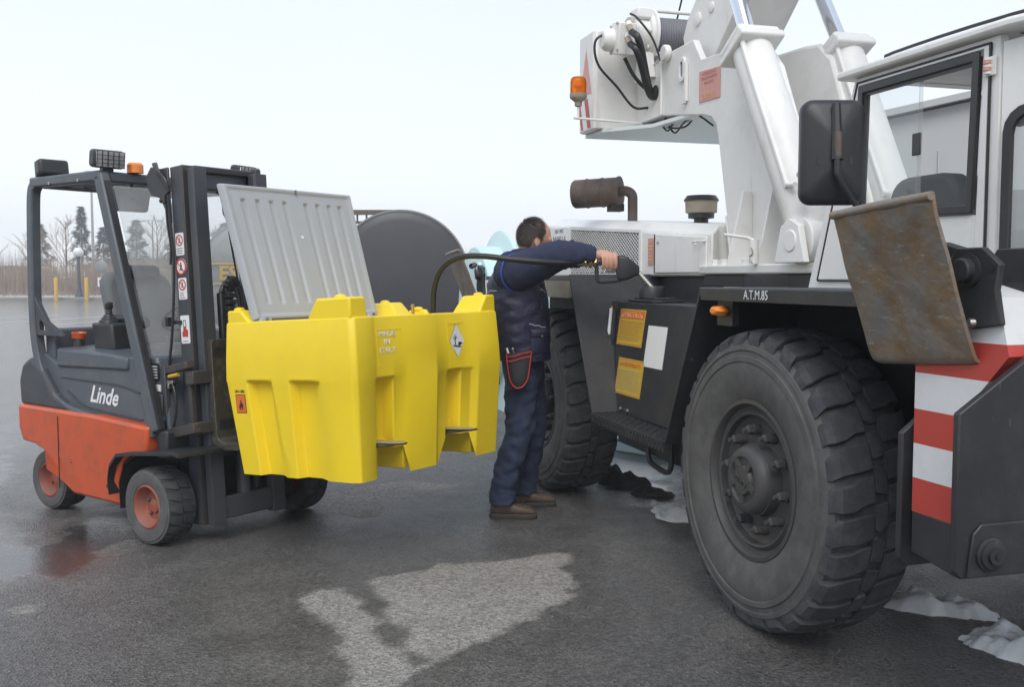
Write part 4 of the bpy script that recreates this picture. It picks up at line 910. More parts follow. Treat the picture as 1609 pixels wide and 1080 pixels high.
for dx, dz in ((.08, .25), (.10, .18)):
    B().lathe([(.026, 0), (.026, .03), (.018, .035), (.018, .05)], V((-.33 + dx, .42, 1.60 + dz)), (.2, -.9, .3), 8).build('valve', 'steel', c1)
# boom
bd = V((.755, 0, .656)); bn = V((-.656, 0, .755)); A_ = V((-1.66, 0, 2.645))
bp = [A_ + V((-.32, 0, .05)), A_, A_ + bd * 4.6, A_ + bd * 4.6 + bn * .46, A_ + bn * .46 + V((-.02, 0, -.03)), A_ + V((-.38, 0, .22))]
boom = P('boom', B().prism([(p.x, p.z) for p in bp], 'y', .70, 1.05), 'white', bevel=.01)
q = A_ + bd * .35 + bn * .24
B().lathe([(.03, 0), (.03, .008), (.018, .012)], V((q.x - .12, .70, q.z - .1)), (0, -1, 0), 16).build('pivot_cap', 'white', boom)
B().lathe([(.04, 0), (.04, .01), (.026, .014)], V((-1.84, .70, 2.93)), (0, -1, 0), 18).build('pivot_cap', 'white', boom)
B().bar(V((A_ + bd * .05 + bn * -.012).to_tuple()) + V((0, .88, 0)), V((A_ + bd * 4 + bn * -.012).to_tuple()) + V((0, .88, 0)), .26, .016).build('wear_strip', 'white', boom)
B().lathe([(.022, 0), (.022, .014)], A_ + bd * .1 + V((0, .78, 0)) - bn * .0, -bn, 10).build('grease_cap', 'steel', boom)
B().tube([wc + V((0, .2, .11)), wc + V((.6, .3, 1.5))], .006, 6).build('hoist_rope', 'hose', boom)
# ---- cab
cab = P('cab', B().ring([(-.2, 1.375), (.86, 1.375), (.86, 2.20), (.10, 2.20)], [(.125, 1.645), (.772, 1.63), (.787, 2.165), (.137, 2.165)], 'y', .40, .425), 'white', bevel=.004)
B().add([(-.2, .425, 1.375), (-.2, 1.2, 1.375), (.1, 1.2, 2.2), (.1, .425, 2.2), (-.18, .425, 1.375), (-.18, 1.2, 1.375), (.12, 1.2, 2.2), (.12, .425, 2.2)], [(0, 1, 5, 4), (0, 4, 7, 3), (1, 2, 6, 5), (3, 7, 6, 2)]).build('rear_frame', 'white', cab, recalc=False)
B().box(-.18, 1.7, 1.19, 1.2, 1.1, 1.62).build('far_wall', 'white', cab)
B().prism([(.1, 2.05), (1.7, 2.05), (1.7, 2.2), (.1, 2.2)], 'y', 1.185, 1.2).build('far_header', 'fl_dark', cab)
for x in (.55, 1.55): B().box(x, x + .07, 1.18, 1.2, 1.62, 2.06).build('far_post', 'fl_dark', cab)
B().prism([(-.15, 1.36), (.90, 1.36), (.90, 1.38), (-.15, 1.38)], 'y', .43, 1.18).build('cab_floor', 'fl_dark', cab)
B().add([(.86, .40, 1.0), (.86, .40, 2.2), (.865, .425, 1.0), (.865, .425, 2.2)], [(0, 1, 3, 2)]).build('front_jamb', 'white', cab, recalc=False)
# front corner panel with arched quarter window
def fc(a, z, off=0.0):   # a along the panel from the door edge
    d = V((.97, .24, 0)).normalized(); n = V((.24, -.97, 0)).normalized()
    return V((.87, .402, 0)) + d * a + n * off + V((0, 0, z))
def fcring(outer, inner, o0, o1):
    n = len(outer); b = B()
    vs = [fc(*p, o0) for p in outer] + [fc(*p, o0) for p in inner] + [fc(*p, o1) for p in outer] + [fc(*p, o1) for p in inner]; fs = []
    for i in range(n):
        j = (i + 1) % n; fs += [(i, j, n + j, n + i), (2 * n + i, 3 * n + i, 3 * n + j, 2 * n + j), (i, 2 * n + i, 2 * n + j, j), (n + i, n + j, 3 * n + j, 3 * n + i)]
    return b.add(vs, fs)
inn = rrect(.03, .42, 1.39, 1.95, .07, 4); outr = [((a - .225) * 1.0 + .225 + (.205 if a > .225 else -.195) - (a - .225), (2.2 if z > 1.6 else 1.1)) for a, z in inn]
outr = []
for a, z in inn:
    da, dz = a - .225, z - 1.67
    k = min((.225 if da < 0 else .25) / max(abs(da), 1e-6), (.53 if dz > 0 else .60) / max(abs(dz), 1e-6)); outr.append((.225 + da * k, 1.67 + dz * k))
cp_ = fcring(outr, inn, -.025, 0).build('corner_panel', 'white', cab)
fcring(rrect(.012, .438, 1.372, 1.968, .085, 4), rrect(.045, .405, 1.405, 1.935, .06, 4), -.004, .014).build('quarter_seal', 'plastic', cab, bevel=.004)
B().add([fc(a, z, -.008) for a, z in rrect(.035, .415, 1.395, 1.945, .065, 4)], [tuple(range(20))]).build('quarter_glass', 'glass', cab, recalc=False)
B().add([(.88, .45, 2.2), (1.75, .62, 2.2), (1.75, 1.2, 2.2), (.88, 1.2, 2.2)], [(0, 1, 2, 3)]).build('headliner', 'fl_dark', cab, recalc=False)
rf = B().prism([(.03, .36), (.92, .36), (1.7, .54), (1.7, 1.24), (.03, 1.24)], 'z', 2.202, 2.238)
rf = rf.build('roof', 'white', cab, bevel=.012, seg=2)
B().tube(spline([(.30, .40, 2.238), (.34, .39, 2.252), (.9, .40, 2.252), (1.5, .52, 2.252)], 4), .006, 8).build('roof_rail', 'plastic', rf)
# door seam, hinge, sliding window
dr = B().ring([(-.115, 1.415), (.815, 1.415), (.815, 2.175), (.13, 2.175)], [(.118, 1.638), (.780, 1.622), (.795, 2.168), (.132, 2.168)], 'y', .393, .3995).build('door', 'white', cab, bevel=.002)
B().bar((-.123, .3945, 1.41), (-.123 + .245, .3945, 2.18), .006, .006, up=(0, 1, 0)).bar((.823, .3945, 1.41), (.823, .3945, 2.18), .007, .006, up=(0, 1, 0)).bar((-.12, .3945, 1.409), (.823, .3945, 1.409), .006, .007, up=(0, 1, 0)).bar((.12, .3945, 2.181), (.823, .3945, 2.181), .006, .006, up=(0, 1, 0)).build('door_seam', 'ink', dr)
def wofs(o): return [(.143 + o * -1, 1.662 - o), (.755 + o, 1.648 - o), (.770 + o, 2.150 + o), (.155 - o, 2.150 + o)]
B().ring(wofs(.013), wofs(-.016), 'y', .382, .393).build('window_seal', 'plastic', dr, bevel=.003)
B().ring(wofs(.0), wofs(-.026), 'y', .393, .412).build('window_channel', 'fl_dark', dr)
B().add([(.165, .402, 1.685), (.475, .402, 1.675), (.480, .402, 2.125), (.178, .402, 2.125)], [(0, 1, 2, 3)]).build('rear_pane', 'glass', dr, recalc=False)
B().add([(.462, .408, 1.675), (.485, .408, 1.675), (.490, .408, 2.125), (.466, .408, 2.125)], [(0, 1, 2, 3)]).build('sliding_pane', 'glass_dirty', dr, recalc=False)
B().box(.452, .497, .392, .40, 1.86, 1.94).build('window_catch', 'plastic', dr, bevel=.006)
hg = B().cyl((.823, .385, 2.08), (.823, .385, 2.13), .011, 10).box(.80, .85, .388, .394, 2.075, 2.135).build('hinge', 'white', dr)
B().cyl((.823, .382, 2.09), (.823, .382, 2.102), .013, 10).cyl((.823, .382, 2.112), (.823, .382, 2.124), .013, 10).build('hinge_knuckle', 'pinkst', hg)
# cab interior
B().prism(rrect(.08, .47, 1.40, 1.815, .10, 5), 'y', .58, .68).build('seat_back', 'seat', cab, bevel=.02)
B().box(.40, .80, .62, 1.08, 1.40, 1.52).build('seat_cushion', 'seat', cab, bevel=.03)
B().prism([(.95, 1.38), (1.5, 1.38), (1.35, 1.66), (1.10, 1.70)], 'y', .75, 1.15).build('dashboard', 'fl_dark', cab, bevel=.015)
for x in (1.02, 1.10):
    lv = B().tube([(x + .12, .80, 1.58), (x, .74, 1.78)], .008, 8).build('control_lever', 'steel', cab)
    B().ball((x, .74, 1.785), .024, .024, .024).build('knob', 'plastic', lv)
B().tube(spline([(.18, .95, 1.42), (.17, .95, 1.62), (.14, .95, 1.78), (.2, .95, 1.82)], 5), .03, 10).build('air_duct', 'fl_dark', cab)
B().box(.9, 1.4, .5, .75, 1.36, 1.42).build('side_console', 'fl_dark', cab, bevel=.01)
# mirror
md = V((-.28, 0, 0)); mc_ = V((.61, -.045, 1.838))
mx = V((.284, .959, 0)).normalized(); mn = V((.959, -.284, 0)).normalized()   # mirror width axis and back normal
mx = V((.30, .954, 0)).normalized(); mn = mx.cross(V((0, 0, 1))).normalized()
def mp(a, z, o): return mc_ + mx * a + V((0, 0, z)) + mn * o
rings = []
for (w, h, r, o) in ((.098, .168, .035, -.03), (.106, .174, .04, -.022), (.106, .174, .04, 0.0), (.102, .170, .04, .012), (.085, .152, .035, .020), (.04, .09, .02, .040), (.02, .06, .012, .045)):
    rings.append([mp(a, z, o) for a, z in rrect(-w, w, -h, h, r, 5)])
mi = P('mirror', B().loft(rings), 'plastic', smooth=50)
B().add([mp(a, z, -.031) for a, z in rrect(-.094, .094, -.164, .164, .033, 5)], [tuple(range(24))]).build('mirror_glass', 'chrome', mi, recalc=False)
B().tube([mp(0, .155, .035), mp(0, -.03, .058)], [.014, .02], 8).build('spine', 'plastic', mi)
B().tube(spline([mp(0, .05, .062), mp(-.002, -.05, .066), mp(.004, -.09, .066), mp(.05, -.155, .05), mp(.10, -.22, .03), mp(.2, -.40, -.05)], 5), .0105, 10).build('mirror_arm', 'plastic', mi)
B().tube([mp(0, .06, .062), mp(0, -.02, .065)], .0125, 10).build('clamp', 'rustpipe', mi)
for s in (-1, 1): B().prism(rrect(-.014, .014, -.014, .014, .004, 2), 'y', 0, .004).xf(lambda v: mp(s * .045 + v.x, -.03 + v.z, .036 - v.y)).build('clip_boss', 'plastic', mi)
# ---- outrigger, front; a copy stands at the rear
def clipz(poly, z0, z1):
    def cut(p, z, keep):
        out = []
        for i in range(len(p)):
            a, b_ = p[i], p[(i + 1) % len(p)]; ia, ib = keep(a[1], z), keep(b_[1], z)
            if ia: out.append(a)
            if ia != ib: t_ = (z - a[1]) / (b_[1] - a[1]); out.append((a[0] + (b_[0] - a[0]) * t_, z))
        return out
    p = cut(poly, z0, lambda a, z: a >= z); return cut(p, z1, lambda a, z: a <= z) if p else p
arm = [(1.12, .625), (1.30, .60), (1.30, 1.04), (1.47, 1.22), (1.43, 1.37), (1.30, 1.40), (1.20, 1.34), (1.12, 1.22)]
outr_ = P('outrigger', B().prism(clipz(arm, .5, .745), 'y', -.10, .05), 'black', bevel=.004)
for i, (z0, z1, m) in enumerate(((.745, .845, 'red_s'), (.845, .945, 'white_s'), (.945, 1.045, 'red_s'), (1.045, 1.15, 'white_s'), (1.15, 1.25, 'red_s'), (1.25, 1.42, 'white_s'))):
    B().prism(clipz(arm, z0, z1), 'y', -.10, .05).build('stripe', m, outr_)
hp = [(1.25, 1.33), (1.36, 1.285), (1.46, 1.30), (1.44, 1.39), (1.452, 1.455), (1.39, 1.50), (1.295, 1.50), (1.255, 1.45)]
hb = B().prism(hp, 'y', -.122, -.102).build('head_plate', 'black', outr_, bevel=.004)
B().prism([(x - .02, z) for x, z in hp], 'y', .03, .05).build('head_plate', 'black', outr_, bevel=.004)
B().lathe([(.045, 0), (.045, .006), (.032, .008), (.032, .026), (.028, .03), (.0, .03)], (1.345, -.122, 1.44), (0, -1, 0), 28, False).build('head_pin', 'black', hb)
B().lathe([(.013, 0), (.013, .002)], (1.425, -.122, 1.447), (0, -1, 0), 16).build('eye_hole', 'ink', hb)
B().tube([(1.19, -.12, 1.52), (1.25, -.16, 1.51)], .022, 14, False).tube([(1.19, -.12, 1.52), (1.25, -.16, 1.51)], .016, 14, False).build('hinge_tube', 'rustpipe', outr_)
B().prism([(1.16, 1.36), (1.27, 1.36), (1.28, 1.50), (1.2, 1.52)], 'y', -.10, -.06).build('hinge_plate', 'dark', outr_, bevel=.004)
# the pad: dished rusty plate with rolled rims
pc_ = [V((.98, -.30, 1.605)), V((1.40, -.30, 1.63)), V((1.37, -.12, 1.185)), V((.95, -.12, 1.155))]
pn = (pc_[1] - pc_[0]).cross(pc_[3] - pc_[0]).normalized()
if pn.y > 0: pn = -pn
def padp(a, b_, o): return (pc_[0] * (1 - a) + pc_[1] * a) * (1 - b_) + (pc_[3] * (1 - a) + pc_[2] * a) * b_ + pn * o
NA, NB = 28, 30; vs, fs = [], []
for sgn in (0, 1):
    for j in range(NB + 1):
        for i in range(NA + 1):
            a, b_ = i / NA, j / NB
            ridge = .004 * max(0, 1 - abs(a - .5) * 9) * (1 if sgn == 0 else 1)
            xr = -.005 * math.exp(-((abs(a - .5) - abs(b_ - .5)) / .08) ** 2)
            edge = -.014 * max(0, (b_ - .95) / .05) ** 2 - .004 * max(0, (abs(a - .5) - .46) / .04)
            o = ridge + xr + edge + .006 * noise.noise(V((a * 4, b_ * 4, 2))) - (.011 if sgn else 0)
            vs.append(padp(a, b_, o))
W_ = NA + 1; T_ = W_ * (NB + 1)
for j in range(NB):
    for i in range(NA):
        fs += [(j * W_ + i, j * W_ + i + 1, (j + 1) * W_ + i + 1, (j + 1) * W_ + i), (T_ + j * W_ + i, T_ + (j + 1) * W_ + i, T_ + (j + 1) * W_ + i + 1, T_ + j * W_ + i + 1)]
for i in range(NA):
    fs += [(i, T_ + i, T_ + i + 1, i + 1), (NB * W_ + i, NB * W_ + i + 1, T_ + NB * W_ + i + 1, T_ + NB * W_ + i)]
for j in range(NB):
    fs += [(j * W_, (j + 1) * W_, T_ + (j + 1) * W_, T_ + j * W_), (j * W_ + NA, T_ + j * W_ + NA, T_ + (j + 1) * W_ + NA, (j + 1) * W_ + NA)]
def scraped():
    m = mat('scraped_rusty_pad', (0.25, 0.165, 0.09), 0.5, 0.2, dirt=0.95, dcol=(0.235, 0.232, 0.225), ns=5.5, dthr=0.43, bump=0.4, bs=40, var=0.45, scuff=0.7, fcol=(0.48, 0.46, 0.42))
    n, l = m.node_tree.nodes, m.node_tree.links; p = n['Principled BSDF']; src = p.inputs['Base Color'].links[0].from_socket
    t_ = n.new('ShaderNodeTexCoord'); mp_ = n.new('ShaderNodeMapping'); mp_.inputs['Scale'].default_value = (9, 9, 42); mp_.inputs['Rotation'].default_value = (0, .35, 0)
    no = n.new('ShaderNodeTexNoise'); no.inputs['Scale'].default_value = 1.6; no.inputs['Detail'].default_value = 8; no.inputs['Roughness'].default_value = .75
    l.new(t_.outputs['Object'], mp_.inputs[0]); l.new(mp_.outputs[0], no.inputs['Vector'])
    r_ = n.new('ShaderNodeMapRange'); r_.inputs[1].default_value = .58; r_.inputs[2].default_value = .66; r_.inputs[4].default_value = .75; l.new(no.outputs['Fac'], r_.inputs[0])
    mx_ = n.new('ShaderNodeMixRGB'); mx_.inputs[2].default_value = (.42, .41, .38, 1); l.new(r_.outputs[0], mx_.inputs[0]); l.new(src, mx_.inputs[1]); l.new(mx_.outputs[0], p.inputs['Base Color'])
    return m
M['pad'] = scraped()
_pd = B().add(vs, fs).build('support_pad', 'pad', outr_, smooth=60)
B().tube([padp(.0, .012, -.008), padp(.5, .010, -.006), padp(1.0, .012, -.008)], [.012, .014, .012], 14).build('rolled_rim', 'pad', _pd, smooth=50)
o2 = copy_tree(outr_, crane); o2.location = (-5.1, 0, 0)
# bracket plates either side of the front arm
def bracket(u0, t_, poly):
    return B().prism(poly, 'x', u0, u0 + t_).build('bracket_plate', 'black', crane, bevel=.004)
bracket(1.075, .022, [(-.12, .60), (-.10, .575), (.6, .575), (.6, 1.3), (.05, 1.10), (-.12, .97)])
fb = bracket(1.475, .022, [(-.27, .685), (-.25, .665), (.8, .665), (.8, 1.36), (.15, 1.36), (-.27, 1.084)])
B().prism([(-.24, .668), (-.225, .78), (-.20, .805), (-.05, .805), (.10, .765), (.8, .765), (.8, .668)], 'x', 1.498, 1.506).build('doubler', 'black', fb, bevel=.004)
B().lathe([(.042, 0), (.042, .008), (.036, .010), (.036, .018), (.022, .020), (.022, .030), (.0, .030)], (1.506, -.175, .728), (1, 0, 0), 28, False).build('lower_pin', 'black', fb)
B().lathe([(.007, 0), (.007, .004)], (1.536, -.175, .728), (1, 0, 0), 10).build('pin_centre', 'ink', fb)
P('front_bumper', B().box(1.27, 1.32, .0, 2.2, 1.02, 1.385), 'black', bevel=.006)
lp = P('lamp_cluster', B().box(1.322, 1.36, .045, .22, 1.195, 1.365), 'plastic', bevel=.006)
B().box(1.36, 1.368, .055, .21, 1.275, 1.355).build('headlamp', 'tank_gry', lp, bevel=.003)
B().box(1.36, 1.37, .055, .21, 1.205, 1.268).build('indicator', 'amber', lp, bevel=.004)
P('tow_rod', B().tube([(1.36, -.13, 1.302), (1.42, .02, 1.302)], .014, 12).tube([(1.42, .02, 1.302), (1.45, .12, 1.305)], .009, 10), 'steel')
# ================================================================ forklift   (x forward, -y the side we see)
fl = thing('forklift', 'orange-red and grey forklift carrying the yellow tank', 'forklift', (-1.953, 5.2035, 0), R(-36))
def F(name, b, m, parent=fl, **k): return b.build(name, m, parent, **k)
def fl_wheel(R_, W, rimr, nlug):
    rim = B().lathe([(rimr + .004, .004), (rimr - .006, -.002), (rimr - .014, .006), (rimr - .022, .05), (rimr * .72, .062), (rimr * .6, .058), (rimr * .38, .062), (.0, .062)], (0, 0, 0), (0, 1, 0), 40, False)
    rim.lathe([(rimr * .34, .062), (rimr * .32, .045), (.0, .04)], (0, 0, 0), (0, 1, 0), 24, False)
    w = F('wheel', rim, 'rim_red', smooth=40)
    t = B(); t.lathe([(rimr - .004, .03), (rimr + .006, .0), (R_ * .75, -.006), (R_ * .88, -.004), (R_ * .9, .002), (R_ * .95, .004), (R_ * .95, .02), (R_ * .955, .06), (R_ * .955, W - .05), (R_ * .95, W), (rimr, W)], (0, 0, 0), (0, 1, 0), 72, False)
    t.m = [1 if i // 72 < 5 else 0 for i in range(len(t.f))]
    for i in range(nlug):
        for row in (0, 1):
            a0 = 2 * math.pi * (i + .5 * row) / nlug; rings = []
            for j, (y, r) in enumerate([(.004, .945), (.02, .985), (W * .25, 1.0), (W * .47, 1.0)]):
                if row: y = W - y
                hw = 2 * math.pi / nlug * (.28, .33, .36, .38)[j]; sk = a0 + (1 if row else -1) * j * .035
                rings.append([(math.cos(q) * rr, y, math.sin(q) * rr) for q, rr in ((sk - hw, R_ * r - .014), (sk + hw, R_ * r - .014), (sk + hw * .9, R_ * r), (sk - hw * .9, R_ * r))])
            t.loft(rings)
    t.build('tyre', ['rubber', 'rubber_side'], w, smooth=40)
    for i in range(5):
        a = 2 * math.pi * i / 5 + .4; c = V((math.cos(a) * rimr * .52, .058, math.sin(a) * rimr * .52))
        B().lathe([(.011, 0), (.011, .012), (.006, .016)], c, (0, -1, 0), 6).build('lug_nut', 'rustpipe', w)
    return w
fw = fl_wheel(.207, .165, .116, 20); fw.location = (0.02, 0, .207); fw.rotation_euler = (0, .2, 0)
w = copy_tree(fw, fl); w.location = (0.02, 1.12, .207); w.rotation_euler = (0, .8, R(180))
rw = fl_wheel(.185, .16, .105, 18); rw.location = (-1.20, .14, .185); rw.rotation_euler = (0, .5, R(3))
w = copy_tree(rw, fl); w.location = (-1.20, .98, .185); w.rotation_euler = (0, 1.2, R(183))
# red chassis: side outline lofted so the flank rounds under
ch_top = [(-1.30, .66), (-1.30, .52), (-1.26, .44), (-1.12, .43), (-1.02, .40), (-.97, .30), (-.95, .24), (-.80, .16), (-.26, .155), (-.27, .30), (-.22, .42), (-.12, .475), (.0, .49), (.02, .63), (-.5, .655)]
def flank(sc, dz): return [(-.55 + (x + .55) * sc, .42 + (z - .42) * dz) for x, z in ch_top]
ch = B()
rr_ = []
for y, sc, dz in ((.035, .985, .93), (.015, .997, .985), (.03, 1.0, 1.0), (1.09, 1.0, 1.0), (1.105, .997, .985), (1.085, .985, .93)):
    rr_.append([(x, y if z > .3 else y + (.05 if y < .5 else -.05), z) for x, z in flank(sc, dz)])
ch.loft(rr_[1:5])
chs = F('chassis', ch, 'fl_red', bevel=.022, seg=3)
B().box(-.855, -.850, .011, .016, .20, .62).build('panel_seam', 'ink', chs)
for x, z in ((-.72, .37), (-.36, .27)):
    B().lathe([(.012, 0), (.012, .004)], (x, .016, z), (0, -1, 0), 10).build('plug', 'dark', chs)
F('battery_block', B().box(.03, .125, .06, 1.04, .46, .615), 'plastic', bevel=.012)
for y0, y1 in ((-.0, .30), (.82, 1.12)):
    b = B(); pa = [(-.255, .16), (-.262, .30), (-.212, .412), (-.115, .466), (.0, .481), (.12, .49)]; n = len(pa)
    b.add([(x, y, z) for y in (y0 + .02, y1 - .02) for x, z in pa] + [(x + .004, y, z - .004) for y in (y0 + .02, y1 - .02) for x, z in pa], [(i, i + 1, n + i + 1, n + i) for i in range(n - 1)] + [(2 * n + i, 3 * n + i, 3 * n + i + 1, 2 * n + i + 1) for i in range(n - 1)] + [(i, 2 * n + i, 2 * n + i + 1, i + 1) for i in range(n - 1)])
    F('wheel_arch_liner', b, 'plastic')
F('inner_flank', B().box(-.25, .12, .20, .215, .14, .48), 'void')
F('axle_housing', B().box(-.25, .12, .2, .92, .14, .5).box(-1.32, -1.1, .25, .87, .16, .5), 'void')
# front fenders
for s in (0, 1):
    fy = lambda y: y if not s else 1.12 - y
    path = [(-.275, .24), (-.285, .31), (-.265, .39), (-.20, .455), (-.08, .475), (.30, .515), (.36, .508)]
    b = B(); n = len(path)
    vs = [(x, fy(y), z + (0.02 if k else 0)) for k in (0, 1) for y in (-.035, .23) for x, z in path]
    fs = []
    for i in range(n - 1):
        fs += [(i, i + 1, n + i + 1, n + i), (2 * n + i, 3 * n + i, 3 * n + i + 1, 2 * n + i + 1), (i, 2 * n + i, 2 * n + i + 1, i + 1), (n + i, n + i + 1, 3 * n + i + 1, 3 * n + i)]
    fs += [(0, n, 3 * n, 2 * n), (n - 1, 3 * n - 1, 4 * n - 1, 2 * n - 1)]
    F('fender', b.add(vs, fs), 'plastic', bevel=.008)
# body: rear cover, side panel, ledge
F('rear_cover', B().prism([(-1.30, .655), (-1.31, .80), (-1.27, .90), (-1.18, .95), (-1.05, .88), (-.92, .74), (-.70, .645)], 'y', .03, 1.09), 'fl_dark', bevel=.025, seg=3)
B_side = [(-1.12, .98), (-1.03, .80), (-.86, .69), (-.6, .645), (.0, .625), (.06, .66), (-.10, 1.0), (-.22, .99), (-.24, .93), (-.92, .91)]
sp_ = F('side_panel', B().prism(B_side, 'y', .075, 1.045), 'fl_grey', bevel=.012)
B().tube(spline([(-.90, .072, .84), (-.6, .07, .835), (-.32, .07, .83), (-.12, .07, .80)], 6), .004, 6).build('crease', 'fl_dark', sp_)
B().tube(spline([(-.84, .07, .765), (-.7, .07, .70), (-.5, .07, .675), (-.1, .07, .655)], 6), .005, 6).build('crease', 'fl_dark', sp_)
text('lettering', 'Linde', .135, 'ink_w', sp_, (-.475, .0725, .756), (1, 0, -.03), (0, 0, 1), .002, shear=.42, bold=.0026, sx=.92)
F('battery_cover', B().add([(-.93, .06, .90), (-.22, .06, .915), (-.22, .06, .985), (-.40, .06, 1.0), (-.93, .06, 1.01), (-.90, .50, .90), (-.22, .50, .915), (-.22, .50, 1.0), (-.40, .50, 1.02), (-.90, .50, 1.03)],
    [(0, 1, 2, 3, 4), (9, 8, 7, 6, 5), (0, 5, 6, 1), (1, 6, 7, 2), (2, 7, 8, 3), (3, 8, 9, 4), (4, 9, 5, 0)]), 'fl_grey', bevel=.014)
F('cab_floor', B().box(-.95, -.1, .12, 1.0, .60, .90), 'fl_dark')
F('rear_wall', B().box(-1.12, -1.02, .1, 1.02, .85, 1.12), 'fl_grey', bevel=.015)
F('far_panel', B().prism([(-1.1, .64), (0, .62), (-.1, 1.0), (-1.1, 1.15)], 'y', 1.0, 1.05), 'fl_grey', bevel=.01)
# overhead guard: C-shaped side frames, slanted front posts, roof
gpath = [(-1.10, 1.97), (-1.135, 1.90), (-1.15, 1.6), (-1.155, 1.25), (-1.135, 1.02), (-1.07, .85), (-.95, .725), (-.78, .655), (-.5, .625), (-.2, .61), (.03, .60)]
gs = [(p.x, p.y) for p in spline([V((x, z, 0)) for x, z in gpath], 5)]
for y0, y1 in ((.035, .095), (1.025, 1.085)):
    b = B(); n = len(gs); O_, I_ = [], []
    for i, (x, z) in enumerate(gs):
        a, c = gs[max(i - 1, 0)], gs[min(i + 1, n - 1)]; t_ = V((c[0] - a[0], c[1] - a[1])).normalized(); nn = V((-t_.y, t_.x))
        O_.append((x - nn.x * .03, z - nn.y * .03)); I_.append((x + nn.x * .03, z + nn.y * .03))
    vs = [(x, y, z) for y in (y0, y1) for x, z in O_ + I_]
    fs = []
    for i in range(n - 1):
        fs += [(i, i + 1, n + i + 1, n + i), (2 * n + i, 3 * n + i, 3 * n + i + 1, 2 * n + i + 1), (i, 2 * n + i, 2 * n + i + 1, i + 1), (n + i, n + i + 1, 3 * n + i + 1, 3 * n + i)]
    fs += [(0, n, 3 * n, 2 * n), (n - 1, 3 * n - 1, 4 * n - 1, 2 * n - 1)]
    F('guard_frame', b.add(vs, fs), 'fl_grey', bevel=.010)
    ym = (y0 + y1) / 2
    F('front_post', B().bar((-.425, ym, 1.99), (.035, ym, .60), .06, .075, up=(1, 0, 0)), 'fl_grey', bevel=.012)
    F('post_seal', B().bar((-.375, ym, 1.95), (.075, ym, .62), .03, .025, up=(1, 0, 0)), 'plastic')
    F('corner_web', B().ring([(-1.13, 1.32), (-1.12, 1.30), (-1.0, 1.16), (-.86, 1.10), (-.84, 1.08), (-1.12, 1.08)], [(-1.08, 1.16), (-1.06, 1.17), (-1.035, 1.15), (-1.02, 1.13), (-1.02, 1.11), (-1.08, 1.11)], 'y', y0 + .01, y1 - .02), 'fl_dark', bevel=.004)
rfb = B(); rfb.box(-1.13, -.40, .035, .105, 1.95, 2.01).box(-1.13, -.40, 1.015, 1.085, 1.95, 2.01).box(-1.13, -1.05, .105, 1.015, 1.95, 2.005).box(-.48, -.40, .105, 1.015, 1.95, 2.008)
rf_ = F('guard_roof', rfb, 'fl_grey', bevel=.012)
for i in range(6):
    y = .22 + i * .135
    B().box(-1.05, -.48, y - .018, y + .018, 1.965, 1.995).build('roof_bar', 'fl_dark', rf_, bevel=.004)
for x in (-.6, -.9): B().lathe([(.010, 0), (.010, .006)], (x, .035, 1.965), (0, -1, 0), 8).build('bolt', 'steel', rf_)
# windscreen in the front post plane
wa, wb_, wc_, wd_ = V((-.385, .11, 1.93)), V((-.385, 1.01, 1.93)), V((-.055, 1.01, .98)), V((-.055, .11, .98))
F('windscreen', B().add([wa, wb_, wc_, wd_], [(0, 1, 2, 3)]), 'glass_dirty', recalc=False)
cb = F('front_cowl', B().prism([(-.14, .58), (.10, .58), (.06, .80), (-.01, 1.0), (-.14, 1.0)], 'y', .10, 1.02), 'fl_grey', bevel=.015)
dp = B().box(-.135, .02, .092, .099, .875, .965).build('data_plate', 'ink', cb)
ln = B()
for i in range(5): ln.box(-.12, -.06, .090, .0915, .885 + i * .015, .892 + i * .015); ln.box(-.05, .01, .090, .0915, .885 + i * .015, .890 + i * .015)
ln.build('plate_print', 'ink_w', dp)
B().box(-.12, .03, .094, .099, .815, .85).build('label_strip', 'paper', cb)
B().box(-.10, .05, .088, .099, .68, .80).build('vent_panel', 'fl_dark', cb, bevel=.006)
# seat, steering, console
se = F('seat', B().box(-.78, -.38, .36, .78, .92, 1.02), 'seat', bevel=.035, seg=3)
B().prism(rrect(.34, .80, 1.0, 1.46, .10, 5), 'x', -.05, .05).xf(lambda v: V((-.78 + v.x - (v.z - 1.0) * .30, v.y, v.z))).build('backrest', 'seat', se, bevel=.03, seg=3)
B().box(-.80, -.42, .30, .355, 1.13, 1.20).build('armrest', 'plastic', se, bevel=.02)
B().cbox((-.86, .57, 1.46), .10, .26, .08).build('headrest', 'plastic', se, bevel=.03)
jc = F('control_console', B().prism([(-.72, .95), (-.52, .95), (-.55, 1.16), (-.76, 1.16)], 'y', .18, .34), 'plastic', bevel=.015)
B().lathe([(.06, 0), (.055, .015), (.045, .02), (.042, .03), (.034, .035), (.03, .045), (.02, .05), (.016, .075), (.024, .09), (.022, .115), (.0, .125)], (-.68, .25, 1.16), (0, 0, 1), 20, False).build('joystick', 'plastic', jc)
B().tube(spline([(-.60, .2, .95), (-.50, .17, .93), (-.42, .17, .99), (-.36, .2, .94)], 5), .010, 8).build('console_cable', 'hose', jc)
sc_ = F('steering_column', B().tube([(-.15, .56, .9), (-.34, .56, 1.18)], .04, 12), 'plastic')
B().lathe([(.15, -.011), (.161, 0), (.15, .011), (.139, 0), (.15, -.011)], (-.36, .56, 1.20), (-.6, 0, .8), 32, False).build('steering_wheel', 'plastic', sc_)
for a in (0, 2.1, 4.2): B().bar((-.36, .56, 1.20), V((-.36, .56, 1.20)) + V((.8 * math.cos(a), math.sin(a) * 1.0, .6 * math.cos(a))) * .148, .02, .012).build('spoke', 'plastic', sc_)
bo = F('filler_bottle', B().lathe([(.0, 0), (.035, 0), (.036, .08), (.030, .09)], (-.93, .20, .97), (.08, 0, 1), 20), 'plastic')
